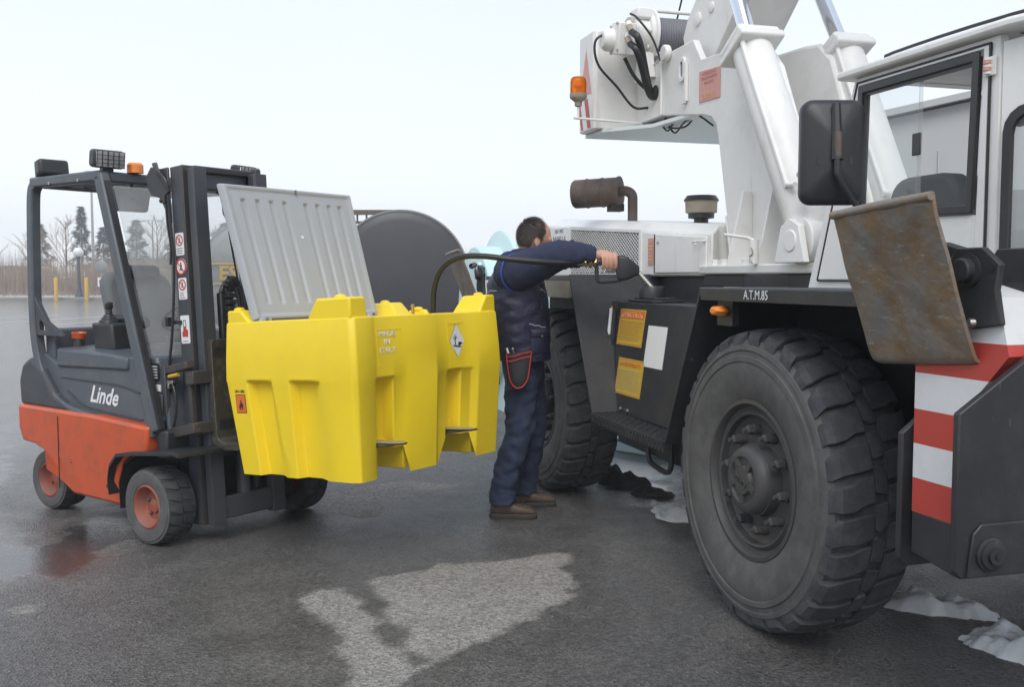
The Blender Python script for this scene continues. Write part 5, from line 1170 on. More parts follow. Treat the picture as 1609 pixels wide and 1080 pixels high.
B().lathe([(.030, .088), (.040, .092), (.044, .125), (.040, .128), (.034, .115), (.0, .113)], (-.93, .20, .97), (.08, 0, 1), 22, False).build('bottle_cap', 'fl_red', bo)
B().cbox((-.52, .30, 1.87), .05, .24, .14, Matrix.Rotation(R(15), 3, 'Y')).build('cab_mirror', 'tank_gry', F('mirror_stem', B().tube([(-.5, .3, 1.97), (-.5, .3, 1.87)], .008, 8), 'plastic'), bevel=.02)
# work lamps and beacon
def worklamp(c, yaw, label=None):
    m_ = Matrix.Rotation(yaw, 3, 'Z') @ Matrix.Rotation(R(8), 3, 'Y')
    o = B().cbox((0, 0, 0), .085, .175, .10).build('work_lamp', 'plastic', fl, bevel=.02, seg=3)
    o.location = c; o.rotation_euler = (0, R(8), yaw)
    B().box(.040, .046, -.078, .078, -.042, .042).build('lens', 'lens', o, bevel=.004)
    g = B()
    for i in range(6): g.box(.048, .052, -.078 + i * .0307, -.075 + i * .0307, -.045, .045)
    for i in range(5): g.box(.048, .052, -.08, .08, -.044 + i * .0215, -.041 + i * .0215)
    g.build('guard_grid', 'plastic', o)
    for i in range(6): pass
    B().box(-.02, .02, -.03, .03, -.075, -.045).build('lamp_foot', 'plastic', o)
    return o
worklamp((-.42, .10, 2.075), R(-8)); worklamp((-1.04, .13, 2.065), R(172)); worklamp((-.40, 1.02, 2.07), R(8))
F('orange_indicator', B().lathe([(.045, 0), (.045, .045), (.036, .056), (.0, .058)], (-.40, .26, 2.01), (0, 0, 1), 18, False), 'amber')
# ---- mast (built upright, then leaned back)
def TL(v): return V((.25 + (v.x - .25) - (v.z - .1) * .066, v.y, v.z + (v.x - .25) * .066))
def K(name, b, m, parent=fl, **k): return b.xf(TL).build(name, m, parent, **k)
for side_, (y0, y1) in enumerate(((.20, .275), (.64, .715))):
    yo, yi = (y0, y1) if not side_ else (y1, y0); s = 1 if not side_ else -1
    c = B(); c.box(.13, .225, min(yo, yo + s * .018), max(yo, yo + s * .018), .10, 2.02).box(.13, .15, min(yo + s * .018, yi), max(yo + s * .018, yi), .10, 2.02)
    ro = K('outer_rail', c, 'mast', bevel=.005)
    K('rail_flange', B().box(.226, .240, min(yo - s * .003, yi), max(yo - s * .003, yi), .10, 2.02), 'mast_w', ro, bevel=.003)
    ri = K('inner_rail', B().box(.252, .300, min(yo + s * .015, yi + s * .02), max(yo + s * .015, yi + s * .02), .10, 2.0), 'mast', bevel=.006)
    K('rail_flange', B().box(.301, .312, min(yo + s * .012, yi + s * .02), max(yo + s * .012, yi + s * .02), .10, 2.0), 'mast', ri, bevel=.003)
    K('mast_foot', B().prism([(.02, .22), (.13, .12), (.13, .60), (.08, .60)], 'y', min(yo, yi), max(yo, yi)), 'fl_grey', bevel=.01)
    if not side_:
        for z in (.34, .17):
            K('roller_boss', B().lathe([(.032, 0), (.032, .03), (.022, .034), (.012, .028), (.0, .028)], (.10, yo, z), (0, -1, 0), 20, False), 'fl_grey')
    K('lift_ram', B().cyl((.19, (y0 + y1) / 2 + s * .075, .15), (.19, (y0 + y1) / 2 + s * .075, 1.95), .026, 16), 'mast')
for q in ((.13, .22, .28, .635, 1.90, 2.0), (.25, .30, .30, .62, .12, .24), (.151, .22, .28, .635, .45, .55)): K('crossmember', B().box(*q), 'mast', bevel=.008)
K('top_bar', B().box(.15, .24, .275, .70, 1.985, 2.025).box(.14, .25, .68, .72, 1.96, 2.04), 'plastic', bevel=.01)
K('centre_ram', B().cyl((.26, .457, .15), (.26, .457, 1.0), .038, 20), 'mast')
K('ram_rod', B().cyl((.26, .457, 1.0), (.26, .457, 1.3), .022, 16), 'chrome')
K('ear_plate', B().prism([(-.06, 1.93), (-.06, 2.0), (-.02, 2.04), (.06, 2.02), (.13, 2.02), (.13, 1.72), (.05, 1.86), (-.03, 1.89)], 'y', .185, .20), 'fl_dark', bevel=.006)
for i in range(3): K('hose_coil', B().tube(spline([(.03 + i * .012, .17, 2.05), (.06 + i * .012, .165, 2.0), (.11 + i * .01, .17, 1.95), (.14, .175, 1.9)], 5), .007, 6), 'hose')
K('hose_clamp', B().cbox((.10, .182, 1.87), .10, .02, .02, Matrix.Rotation(R(-35), 3, 'Y')).cbox((.10, .180, 1.855), .02, .024, .05), 'mast_w', bevel=.003)
K('hose_run', B().tube(spline([(.12, .185, 1.88), (.135, .18, 1.7), (.14, .185, 1.55), (.12, .18, 1.3), (.09, .175, 1.1), (.06, .17, .95), (.07, .17, .85), (.1, .18, .80)], 6), .0075, 8), 'hose')
K('hose_run', B().tube(spline([(.10, .185, 1.87), (.11, .18, 1.72), (.12, .185, 1.6), (.115, .18, 1.5)], 6), .0065, 8), 'hose')
K('hose_bracket', B().box(.06, .16, .185, .199, 1.18, 1.20).box(.05, .075, .17, .2, 1.17, 1.22), 'plastic')
# warning stickers on the near rail
def rail_sheet(x0, x1, z0, z1, m, name='rail_sticker', r=.008):
    return K(name, B().prism(rrect(x0, x1, z0, z1, r, 2), 'y', .1972, .1995), m)
def tri_tl(p): return TL(V(p))
def noentry(cx, cz, r, par):
    K('prohibition_ring', B().ring(circle(cx, cz, r, 28), circle(cx, cz, r * .78, 28), 'y', .1955, .197), 'red_s', par)
    K('slash', B().bar((cx - r * .6, .1962, cz + r * .6), (cx + r * .6, .1962, cz - r * .6), .0012, r * .2, up=(0, 1, 0)), 'red_s', par)
    fg = B(); fg.prism(circle(cx, cz + r * .38, r * .13, 10), 'y', .196, .1968); fg.prism([(cx - r * .15, cz + r * .22), (cx + r * .2, cz + r * .2), (cx + r * .12, cz - r * .15), (cx + r * .25, cz - r * .55), (cx + r * .1, cz - r * .55), (cx, cz - r * .2), (cx - r * .2, cz - r * .5), (cx - r * .33, cz - r * .45), (cx - r * .1, cz - r * .05)], 'y', .196, .1968)
    K('pictogram', fg, 'ink', par)
def finelines(x0, x1, z0, n, par):
    b = B()
    for i in range(n): b.box(x0, x1 - rnd(0, .02), .1962, .197, z0 + i * .012, z0 + i * .012 + .004)
    K('fine_print', b, 'ink_b', par)
s1 = rail_sheet(.145, .215, 1.545, 1.665, 'paper'); noentry(.18, 1.625, .030, s1); finelines(.155, .205, 1.555, 3, s1)
s2 = K('rail_sticker', B().prism(circle(.18, 1.485, .045, 28), 'y', .1972, .1995), 'paper'); noentry(.18, 1.485, .045, s2)
s3 = rail_sheet(.147, .217, 1.31, 1.425, 'paper'); noentry(.182, 1.388, .030, s3); finelines(.157, .207, 1.318, 3, s3)
s4 = rail_sheet(.145, .220, 1.075, 1.225, 'paper')
K('truck_picture', B().prism([(.158, 1.11), (.205, 1.11), (.208, 1.145), (.195, 1.15), (.19, 1.165), (.17, 1.165), (.165, 1.14), (.157, 1.135)], 'y', .1962, .197), 'red_s', s4)
K('truck_picture_guard', B().ring([(.167, 1.163), (.195, 1.163), (.190, 1.20), (.170, 1.20)], [(.171, 1.166), (.190, 1.166), (.187, 1.196), (.173, 1.196)], 'y', .1962, .197), 'ink', s4)
finelines(.155, .21, 1.085, 1, s4)
# carriage with its side frame
ca = K('carriage', B().box(.312, .345, .25, 1.03, .98, 1.05).box(.312, .345, .25, 1.03, .60, .67).box(.315, .34, .50, .53, .67, .98), 'mast', bevel=.006)
K('side_frame', B().bar((.10, .13, .935), (.30, .13, .965), .05, .04).bar((.11, .13, .60), (.33, .13, .635), .05, .055).bar((.08, .13, .96), (.10, .13, .565), .04, .035, up=(1, 0, 0)).bar((.25, .16, .95), (.26, .16, .62), .03, .03, up=(1, 0, 0)), 'mast_w', ca, bevel=.005)
K('frame_slider', B().box(.07, .115, .100, .128, .56, .955), 'mast', ca, bevel=.004)
K('yellow_pin', B().cyl((.13, .118, .905), (.21, .118, .915), .011, 10), 'post_y', ca)
for q in ((.26, .33, .12, .26, .86, .93), (.26, .33, .12, .26, .60, .66)): K('frame_bracket', B().box(*q), 'mast_w', ca, bevel=.005)
K('frame_hose', B().tube(spline([(.15, .12, .87), (.18, .115, .80), (.17, .115, .70), (.13, .12, .63), (.05, .13, .60)], 6), .007, 8), 'hose', ca)
K('hose_fitting', B().cbox((.14, .118, .875), .06, .02, .018).cbox((.135, .112, .855), .015, .02, .03), 'steel', ca, bevel=.002)
# forks
for yc in (.42, .965):
    pts = [(.345, 1.08), (.345, .60), (.352, .565), (.375, .545), (.42, .54), (1.50, .552), (1.50, .545), (1.2, .515), (.40, .50), (.345, .51), (.312, .54), (.302, .58), (.302, 1.08)]
    b = B()
    w = .062
    yk = yc - .13 if yc < .6 else yc
    vs = []
    for sgn in (-1, 1):
        for x, z in pts:
            tp = .5 if x > 1.45 else .85 if x > 1.15 else 1
            vs.append((x, yk + (yc - yk) * min(1, max(0, (x - .3) / 1.0)) + sgn * w * tp, z))
    n = len(pts)
    b.add(vs, [tuple(range(n)), tuple(range(2 * n - 1, n - 1, -1))] + [(i, (i + 1) % n, n + (i + 1) % n, n + i) for i in range(n)])
    fk = K('fork', b, 'fork', bevel=.006)
    K('fork_hook', B().box(.30, .345, yk - .05, yk + .05, 1.0, 1.09), 'fork', fk, bevel=.004)
    K('fork_tip', B().prism([(1.28, yc - .048), (1.46, yc - .045), (1.515, yc - .02), (1.515, yc + .02), (1.46, yc + .045), (1.28, yc + .048)], 'z', .555, .5565), 'fork_tip', fk)
# chain bundle and hose carrier beside the tank
ck = K('chain_carrier', B().box(.27, .31, .34, .43, .98, 1.34), 'plastic', bevel=.01)
chn = B()
for i in range(14):
    z = .84 + i * .036; chn.box(.315, .35, .36, .415, z, z + .026)
for i in range(8):
    a = math.pi * i / 7; chn.cbox((.31 + .02 * math.sin(a), .40 + .03 * math.cos(a), 1.35 + .05 * math.sin(a)), .05, .03, .02, Matrix.Rotation(a, 3, 'X'))
K('chain', chn, 'plastic', ck, bevel=.003)
K('chain_hose', B().tube(spline([(.33, .43, 1.0), (.34, .44, 1.25), (.33, .42, 1.37), (.31, .38, 1.39), (.30, .35, 1.34)], 6), .012, 8), 'hose', ck)
K('chain_hose', B().tube(spline([(.33, .45, .95), (.34, .46, 1.25), (.335, .44, 1.40), (.31, .39, 1.42)], 6), .009, 8), 'hose', ck)
K('ram_rod', B().cyl((.325, .375, .84), (.325, .375, 1.2), .009, 8), 'chrome', ck)
lm = K('far_mirror_stem', B().tube(spline([(.15, .45, 1.97), (.20, .47, 1.88), (.28, .5, 1.86), (.30, .52, 1.9)], 5), .010, 8), 'plastic')
K('far_mirror', B().prism(rrect(.45, .60, 1.74, 1.88, .05, 4), 'x', .22, .245), 'tank_gry', lm, bevel=.01)
K('wiper', B().tube([(.06, .62, 1.70), (.10, .66, 1.2)], .006, 6), 'plastic')

# ================================================================ yellow transport tank on the forks
tk = thing('fuel_tank', 'bright yellow plastic diesel tank with open grey lid on the forks', 'fuel tank', (0, 0, 0))
_c, _s = math.cos(R(-36)), math.sin(R(-36))
def Lw(u, v, z=0): return V((-1.953 + _c * u - _s * v, 5.2035 + _s * u + _c * v, z))
tk.location = Lw(.47, .20, .405); tk.rotation_euler = (0, R(-3.2), R(-35.2))
DX, DY = .92, 1.17
LFX = [0, .155, .175, .285, .345, .47, .49, .61, .685, .90]
FRY = [0.02, .12, .165, .18, .285, .30, .36, .40, .61, .645, .715, .73, .825, .84, .92, .955, 1.15]
up_x = {.165: -.02, .18: -.024, .285: -.024, .30: -.024, .36: -.024, .40: -.020, .61: -.010, .645: -.018, .715: -.024, .73: -.024, .825: -.024, .84: -.024, .92: -.02}
lo_x = {.165: -.025, .18: -.10, .285: -.10, .30: -.035, .36: -.03, .40: -.012, .61: -.006, .645: -.03, .715: -.03, .73: -.095, .825: -.095, .84: -.035, .92: -.03}
lo_y = {.175: .05, .285: .05, .49: .05, .61: .05}
def outline(z, lower, inset, flare=0):
    pts = []
    for x in LFX:
        xx = x + (.03 * flare if x in (.345, .685) else 0)
        pts.append((inset + xx * (DX - 2 * inset) / DX, inset * .5 + (lo_y.get(x, 0) if lower else 0), z))
    for y in FRY: pts.append((DX - inset * .6 + ((lo_x if lower else up_x).get(y, 0)), inset * .5 + y * (DY - inset) / DY, z))
    for x in LFX[::-1]: pts.append((inset + x * (DX - 2 * inset) / DX, DY - inset * .5 - (lo_y.get(x, 0) if lower else 0), z))
    for f in (.85, .6, .35, .15): pts.append((inset, DY * f, z))
    return pts
sh = B()
PZ = {y: .135 for y in (.18, .285, .30, .36, .715, .73, .825, .84, .92)}
r0 = [list(p) for p in outline(0, True, .062, 1.3)]
for i, y in enumerate(FRY): r0[len(LFX) + i][2] = PZ.get(y, 0.0); r0[len(LFX) + i][0] += .012 if y in PZ else 0
rings = [[tuple(p) for p in r0], outline(.14, True, .045, 1), outline(.47, True, .004), outline(.488, False, .0), outline(.60, False, .004), outline(.775, False, .016), outline(.785, False, .022), outline(.785, False, .06), outline(.745, False, .065)]
sh.loft(rings, False)
n_ = len(r0); sh.f.append([(len(rings) - 1) * n_ + k for k in range(n_)]); sh.m.append(0)
shell = sh.build('shell', 'yellow', tk, bevel=.011, seg=3)
# inner walls of the feet, with the fork tunnels left open between them
def foot(y0, y1):
    b = B(); b.loft([[(.085, y0 + .012, .012), (DX - .085, y0 + .012, .012), (DX - .085, y1 - .012, .012), (.085, y1 - .012, .012)], [(.07, y0, .15), (DX - .07, y0, .15), (DX - .07, y1, .15), (.07, y1, .15)]])
    return b.build('foot', 'yellow', tk, bevel=.006, seg=2)
foot(.085, .172); foot(.385, .66); foot(.935, 1.085)
B().box(.07, DX - .10, .08, 1.09, .15, .17).build('tunnel_roof', 'yellow', tk)
def cpost(x0, x1, y0, y1, zt, sx0=0, sx1=0, sy0=0, sy1=0):
    b = B(); b.loft([[(x0, y0, .77), (x1, y0, .77), (x1, y1, .77), (x0, y1, .77)], [(x0 + sx0, y0 + sy0, zt), (x1 - sx1, y0 + sy0, zt), (x1 - sx1, y1 - sy1, zt), (x0 + sx0, y1 - sy1, zt)]])
    cx, cy = (x0 + sx0 + x1 - sx1) / 2, (y0 + sy0 + y1 - sy1) / 2
    b.loft([[(cx - .03, cy - .025, zt - .005), (cx + .03, cy - .025, zt - .005), (cx + .03, cy + .025, zt - .005), (cx - .03, cy + .025, zt - .005)], [(cx - .02, cy - .017, zt + .016), (cx + .02, cy - .017, zt + .016), (cx + .02, cy + .017, zt + .016), (cx - .02, cy + .017, zt + .016)]])
    return b.build('stacking_post', 'yellow', tk, bevel=.014, seg=3)
cpost(.022, .20, .012, .12, .845, .0, .075, 0, .03)
cpost(.60, .898, .012, .13, .88, .075, .0, 0, .01)
cpost(.70, .898, 1.0, 1.155, .875, .03, .0, .075, .0)
cpost(.022, .30, 1.0, 1.155, .86, .0, .09, .06, 0)
cpost(.40, .56, .97, 1.0, .81, .02, .02, 0, 0)
# inner rim line and deck of the closed end
B().box(.10, .86, .60, 1.10, .745, .772).build('deck', 'yellow', tk, bevel=.012)
# lid: height field with eight grooves
lw, lh = .90, .735
gc = [.13, .235, .335, .435, .60, .695, .79, .88]
cols = [0, .012, .03, .045, .055]
for c in gc: cols += [c - .020, c - .011, c + .011, c + .020]
cols += [.945, .955, .97, .988, 1]; rows = [0, .012, .03, .045, .055, .115, .13, .88, .895, .93, .94, .955, .97, .988, 1]
vs, fs = [], []
def lidh(a, b_):
    h = 0.0
    if a <= 0 or a >= 1 or b_ <= 0 or b_ >= 1: return -.016
    if a <= .03 or a >= .97 or b_ <= .03 or b_ >= .97: return .008
    for c in gc:
        if abs(a - c) < .0115 and .125 < b_ < .885: h = -.013
    return h
def lidp(a, b_, o):   # a along the hinge, b up; leaning back on the mast side
    base = V((.215, .035 + a * lw, .79)); up = V((-.235, (.0 - .05 * (1 - a)), .97)).normalized()
    nn = V((.97, 0, .235)).normalized()
    return base + up * (b_ * lh) + nn * o
for b_ in rows:
    for a in cols: vs.append(lidp(a, b_, lidh(a, b_)))
nc = len(cols)
for j in range(len(rows) - 1):
    for i in range(nc - 1): fs.append((j * nc + i, j * nc + i + 1, (j + 1) * nc + i + 1, (j + 1) * nc + i))
k0 = len(vs); bor = [i for i in range(nc)] + [j * nc + nc - 1 for j in range(1, len(rows))] + [(len(rows) - 1) * nc + i for i in range(nc - 2, -1, -1)] + [j * nc for j in range(len(rows) - 2, 0, -1)]
for q_ in bor:
    a, b_ = cols[q_ % nc], rows[q_ // nc]; vs.append(lidp(a, b_, -.034))
for i in range(len(bor)):
    j = (i + 1) % len(bor); fs.append((bor[i], bor[j], k0 + j, k0 + i))
fs.append(tuple(range(k0 + len(bor) - 1, k0 - 1, -1)))
lid = B().add(vs, fs).build('lid', 'grey_pl', tk, bevel=.005, smooth=40)
B().lathe([(.010, 0), (.010, .003)], lidp(.505, .62, .001), (.97, 0, .235), 12).build('lid_plug', 'paper', lid)
B().prism([(-.006, 0), (.006, 0), (.004, .03), (-.004, .03)], 'z', 0, .012).xf(lambda v: lidp(.53 + v.x, .985 - v.y, .004 + v.z)).build('latch_notch', 'ink_b', lid)
for a in (.06, .93):
    B().cbox(lidp(a, -.01, .005), .03, .07, .035).build('hinge', 'grey_pl', lid, bevel=.006)
    B().lathe([(.009, 0), (.009, .01)], lidp(a, .0, .02), (.97, 0, .2), 8).build('hinge_bolt', 'steel', lid)
B().bar((.20, .04, .772), (.20, .96, .772), .05, .03).build('hinge_rail', 'grey_pl', tk, bevel=.008)
# brass vent and hose outlet
B().lathe([(.016, 0), (.016, .012), (.009, .014), (.009, .05), (.012, .052), (.012, .066), (.0, .068)], (.60, .80, .772), (0, 0, 1), 12, False).build('brass_vent', 'brass', tk)
# markings
xs = DX - .0415
text('lettering', 'MADE\nIN\nITALY', .040, 'paper', tk, (DX - .0265, .262, .655), (0, 1, 0), (-.03, 0, 1), .0015, sx=1.1)
def emb(y0, y1, z0, z1):
    B().ring([(y0, z0), (y1, z0), (y1, z1), (y0, z1)], [(y0 + .006, z0 + .006), (y1 - .006, z0 + .006), (y1 - .006, z1 - .006), (y0 + .006, z1 - .006)], 'x', 0, .004).xf(lambda v: V((DX - .0268 - (v.z - .49) * .03 + v.x, v.y, v.z))).build('raised_border', 'yellow', tk)
emb(.19, .37, .54, .72); emb(.73, .885, .54, .73)
def fx(z, o): return DX - .0265 - (z - .49) * .032 + o
def dia(s, o): return [(fx(.635 + dz, o), .805 + dy, .635 + dz) for dy, dz in ((s * .68, 0), (0, s), (-s * .68, 0), (0, -s))]
dm = B().add(dia(.092, .0035), [(0, 1, 2, 3)]).build('hazard_diamond', 'ink', tk, recalc=False)
B().add(dia(.089, .0045), [(0, 1, 2, 3)]).build('diamond_face', 'paper', dm, recalc=False)
def fxp(pts, o=.0055): return [(fx(z, o), y, z) for y, z in pts]
pg = B()
def poly(pts): pg.add(fxp([(.805 + y, .635 + z) for y, z in pts]), [tuple(range(len(pts)))])
poly([(-.022, -.022), (-.012, -.022), (-.014, .0), (-.010, .022), (-.016, .022), (-.020, .002)])
poly([(-.016, .004), (.002, .020), (-.001, .023), (-.018, .008)]); poly([(-.018, .006), (-.034, .022), (-.036, .019), (-.019, .001)]); poly([(-.015, .014), (-.022, .034), (-.025, .033), (-.018, .013)]); poly([(-.012, .016), (-.004, .034), (-.007, .035), (-.015, .017)])
poly([(-.040, -.022), (.0, -.026), (.040, -.032), (.020, -.036), (-.030, -.030)])
poly([(.004, -.022), (.012, -.008), (.026, -.006), (.036, -.014), (.040, -.006), (.041, -.022), (.034, -.018), (.024, -.026), (.012, -.026)])
pg.build('tree_and_fish', 'ink', dm, recalc=False)
fy_ = lambda z, o: .004 + (.47 - z) * .066 - o
fs_ = B().add([(.065, fy_(.36, .002), .36), (.135, fy_(.36, .002), .36), (.135, fy_(.46, .002), .46), (.065, fy_(.46, .002), .46)], [(0, 1, 2, 3)])
ft = B().add([(x, fy_(z, .003), z) for x, z in ((.062, .318), (.138, .318), (.138, .415), (.062, .415))], [(0, 1, 2, 3)]).build('flammable_sticker', 'ink', tk, recalc=False)
B().add([(x, fy_(z, .004), z) for x, z in ((.066, .322), (.134, .322), (.134, .411), (.066, .411))], [(0, 1, 2, 3)]).build('sticker_face', 'ost', ft, recalc=False)
B().add([(x, fy_(z, .005), z) for x, z in ((.092, .334), (.084, .346), (.088, .362), (.096, .370), (.098, .392), (.106, .380), (.108, .366), (.114, .372), (.117, .352), (.112, .338), (.106, .332), (.104, .345), (.100, .352), (.096, .344), (.098, .334))], [tuple(range(15))]).build('flame', 'ink', ft, recalc=False)
text('lettering', 'UN 1202', .020, 'ink', tk, (.098, fy_(.43, .003), .430), (1, 0, 0), (0, -.066, 1), .001, bold=.0006)
# ================================================================ fuel hose and nozzle
fh = thing('fuel_hose', 'black fuel hose with pistol nozzle running from yellow tank to crane', 'fuel hose', (0, 0, 0))
NY = 5.553
hp_ = spline([(-.452, 5.69, 1.10), (-.452, 5.69, 1.26), (-.444, 5.67, 1.36), (-.41, 5.63, 1.455), (-.345, 5.585, 1.515), (-.26, 5.545, 1.54), (-.15, 5.51, 1.54), (-.02, 5.49, 1.525), (.12, 5.49, 1.512), (.25, 5.515, 1.505), (.375, NY, 1.508)], 8)
B().tube(hp_, .0165, 14).build('hose', 'hose', fh)
B().lathe([(.020, 0), (.022, .004), (.022, .036), (.019, .04)], (.362, NY, 1.508), (1, 0, 0), 20).build('ferrule', 'steel', fh)
B().lathe([(.018, 0), (.028, .002), (.028, .016), (.022, .018), (.022, .024), (.031, .026), (.031, .042), (.022, .044), (.022, .052), (.027, .054), (.027, .066)], (.402, NY, 1.508), (1, 0, 0), 8).build('brass_coupling', 'brass', fh)
nzb = B().loft([[(x, NY + y, z) for y, z in rrect(-w, w, z0, z1, min(w, (z1 - z0) / 2) * .6, 3)] for x, w, z0, z1 in ((.466, .018, 1.490, 1.526), (.50, .017, 1.490, 1.524), (.570, .018, 1.488, 1.526), (.590, .026, 1.412, 1.545), (.622, .030, 1.404, 1.548), (.652, .030, 1.412, 1.532), (.680, .025, 1.428, 1.508), (.708, .018, 1.440, 1.486))])
nz_ = nzb.build('nozzle_body', 'plastic', fh, smooth=45)
B().tube(spline([(.472, NY, 1.50), (.472, NY, 1.45), (.474, NY, 1.418), (.480, NY, 1.404), (.50, NY, 1.400), (.56, NY, 1.403), (.61, NY, 1.410)], 5), .0115, 8).build('trigger_guard', 'plastic', fh)
B().tube(spline([(.60, NY, 1.47), (.575, NY, 1.462), (.55, NY, 1.455), (.525, NY, 1.458)], 4), .0075, 8).build('trigger', 'steel', fh)
sp0, sp1 = V((.695, NY, 1.462)), V((.782, NY + .004, 1.365))
rib = []
for i in range(25):
    f = i / 24; rib.append((.0150 if i % 2 else .0128, f * (sp1 - sp0).length))
B().lathe(rib, sp0, sp1 - sp0, 16).build('spout', 'steel', fh, smooth=0)

# ================================================================ the worker
pr = thing('person', 'person in navy vest and blue trousers holding the fuel nozzle', 'person', (0.06, 5.93, 0))
PO = V((0.06, 5.93, 0))
def loc(b): return b.xf(lambda v: v - PO)
def ell(c, ax, ay, rx, ry, n=20, p=2.0):
    out = []
    for k in range(n):
        t = 2 * math.pi * k / n; cc, ss = math.cos(t), math.sin(t)
        out.append(V(c) + V(ax) * rx * math.copysign(abs(cc) ** (2 / p), cc) + V(ay) * ry * math.copysign(abs(ss) ** (2 / p), ss))
    return out
def limb(b, pts, rad, n=16, sub=5, wr=0.0, ws=30, seed=0):
    Pn = [V(p) for p in pts]; path = spline(Pn, sub)
    rr = []
    for i in range(len(path)):
        f = i / sub; j = min(int(f), len(rad) - 2); t = f - j; rr.append(rad[j] * (1 - t) + rad[j + 1] * t)
    i0 = len(b.v); b.tube(path, rr, n)
    if wr:
        k = 0
        for i in range(len(path)):
            c = path[i]
            for q in range(n):
                v = V(b.v[i0 + i * n + q]); d = (v - c)
                w = noise.noise(V((i * .55 + seed, q * .35, seed))) + .6 * noise.noise(v * ws)
                b.v[i0 + i * n + q] = tuple(v + d.normalized() * wr * w)
    return b
# key points
HC = V((.138, 5.90, 1.642)); hf = V((.95, .27, -.20)).normalized(); hl = V((0, 0, 1)).cross(hf).normalized(); hu = hf.cross(hl)
HM = Matrix((hf, hl, hu)).transposed()
def H(x, y, z): return HC + HM @ V((x, y, z))
SH_R, EL_R, WR_R = V((.035, 5.74, 1.455)), V((.262, 5.60, 1.548)), V((.470, 5.558, 1.545))
SH_L, EL_L, WR_L = V((.05, 6.14, 1.44)), V((-.02, 6.20, 1.18)), V((.06, 6.20, .95))
HIP_R, KN_R, AN_R = V((.06, 5.87, .92)), V((.03, 5.84, .50)), V((-.055, 5.81, .085))
HIP_L, KN_L, AN_L = V((.08, 6.03, .92)), V((.13, 6.06, .50)), V((.075, 6.10, .085))
bd_ = B()
# head
bd_.ball(H(-.012, 0, .028), .100, .078, .102, HM, 24, 16); bd_.ball(H(.032, 0, -.045), .068, .060, .082, HM, 20, 14); bd_.ball(H(.062, 0, -.098), .032, .034, .026, HM)
bd_.ball(H(.068, 0, .018), .030, .056, .030, HM); bd_.ball(H(.062, .034, -.045), .026, .022, .022, HM); bd_.ball(H(.062, -.034, -.045), .026, .022, .022, HM)
bd_.tube([H(.088, 0, .008), H(.106, 0, -.030), H(.092, 0, -.042)], [.009, .014, .012], 10); bd_.ball(H(.094, 0, -.072), .012, .024, .009, HM)
for s in (-1, 1):
    bd_.ball(H(-.012, s * .079, -.008), .021, .008, .033, HM @ Matrix.Rotation(R(-12), 3, 'Y')); bd_.ball(H(-.008, s * .079, -.034), .011, .007, .012, HM)
bd_.tube([H(-.035, 0, -.03), V((.075, 5.925, 1.50)), V((.05, 5.93, 1.42))], [.058, .056, .075], 16)
# trunk and legs (under the clothes)
bd_.loft([ell((x, 5.93, z), (1, 0, 0), (0, 1, 0), a, c) for x, z, a, c in ((.06, .86, .10, .15), (.06, .95, .115, .165), (.05, 1.12, .115, .155), (.045, 1.30, .12, .175), (.05, 1.41, .10, .18), (.055, 1.47, .06, .09))])
for a, k, n in ((HIP_R, KN_R, AN_R), (HIP_L, KN_L, AN_L)): limb(bd_, [a, (a + k) / 2, k, (k + n) / 2 - V((.01, 0, 0)), n], [.085, .078, .055, .055, .040])
for n in (AN_R, AN_L): limb(bd_, [n + V((0, 0, 0)), n + V((.05, 0, -.04)), n + V((.12, 0, -.05))], [.03, .024, .015])
limb(bd_, [SH_R, (SH_R + EL_R) / 2, EL_R, (EL_R + WR_R) / 2, WR_R], [.06, .052, .044, .040, .030]); limb(bd_, [SH_L, (SH_L + EL_L) / 2, EL_L, (EL_L + WR_L) / 2, WR_L], [.06, .05, .044, .038, .028])
# right hand closed over the nozzle grip: palm on top and behind, fingers over the camera side
bd_.tube([WR_R - V((.03, 0, 0)), WR_R, WR_R + V((.03, .0, .004)), WR_R + V((.065, .0, .0))], [.029, .028, .032, .028], 14)
bd_.loft([ell(c, a, (0, 0, 1), rx, ry, 16, 2.6) for c, a, rx, ry in ((V((.485, NY + .010, 1.548)), V((0, 1, 0)), .034, .020), (V((.515, NY + .012, 1.552)), V((0, 1, 0)), .040, .021), (V((.548, NY + .012, 1.549)), V((0, 1, 0)), .039, .019), (V((.576, NY + .012, 1.542)), V((0, 1, 0)), .034, .015))])
for i, (x, L_, r) in enumerate(((.574, 1.0, .0098), (.5495, 1.06, .0102), (.525, 1.0, .0098), (.502, .86, .0088))):
    k0_ = V((x, NY - .020, 1.552 - .004 * i)); 
    limb(bd_, [k0_ + V((-.004, .014, .002)), k0_, V((x + .002, NY - .034, 1.528)), V((x + .004, NY - .033, 1.502 - .004 * L_)), V((x + .003, NY - .020, 1.480 - .006 * L_)), V((x + .001, NY - .004, 1.474))], [r * 1.1, r * 1.18, r * 1.04, r, r * .92, r * .8], 10, 4)
limb(bd_, [V((.498, NY + .034, 1.545)), V((.520, NY + .044, 1.525)), V((.548, NY + .040, 1.505)), V((.572, NY + .026, 1.498))], [.014, .0125, .011, .0085], 10, 4)
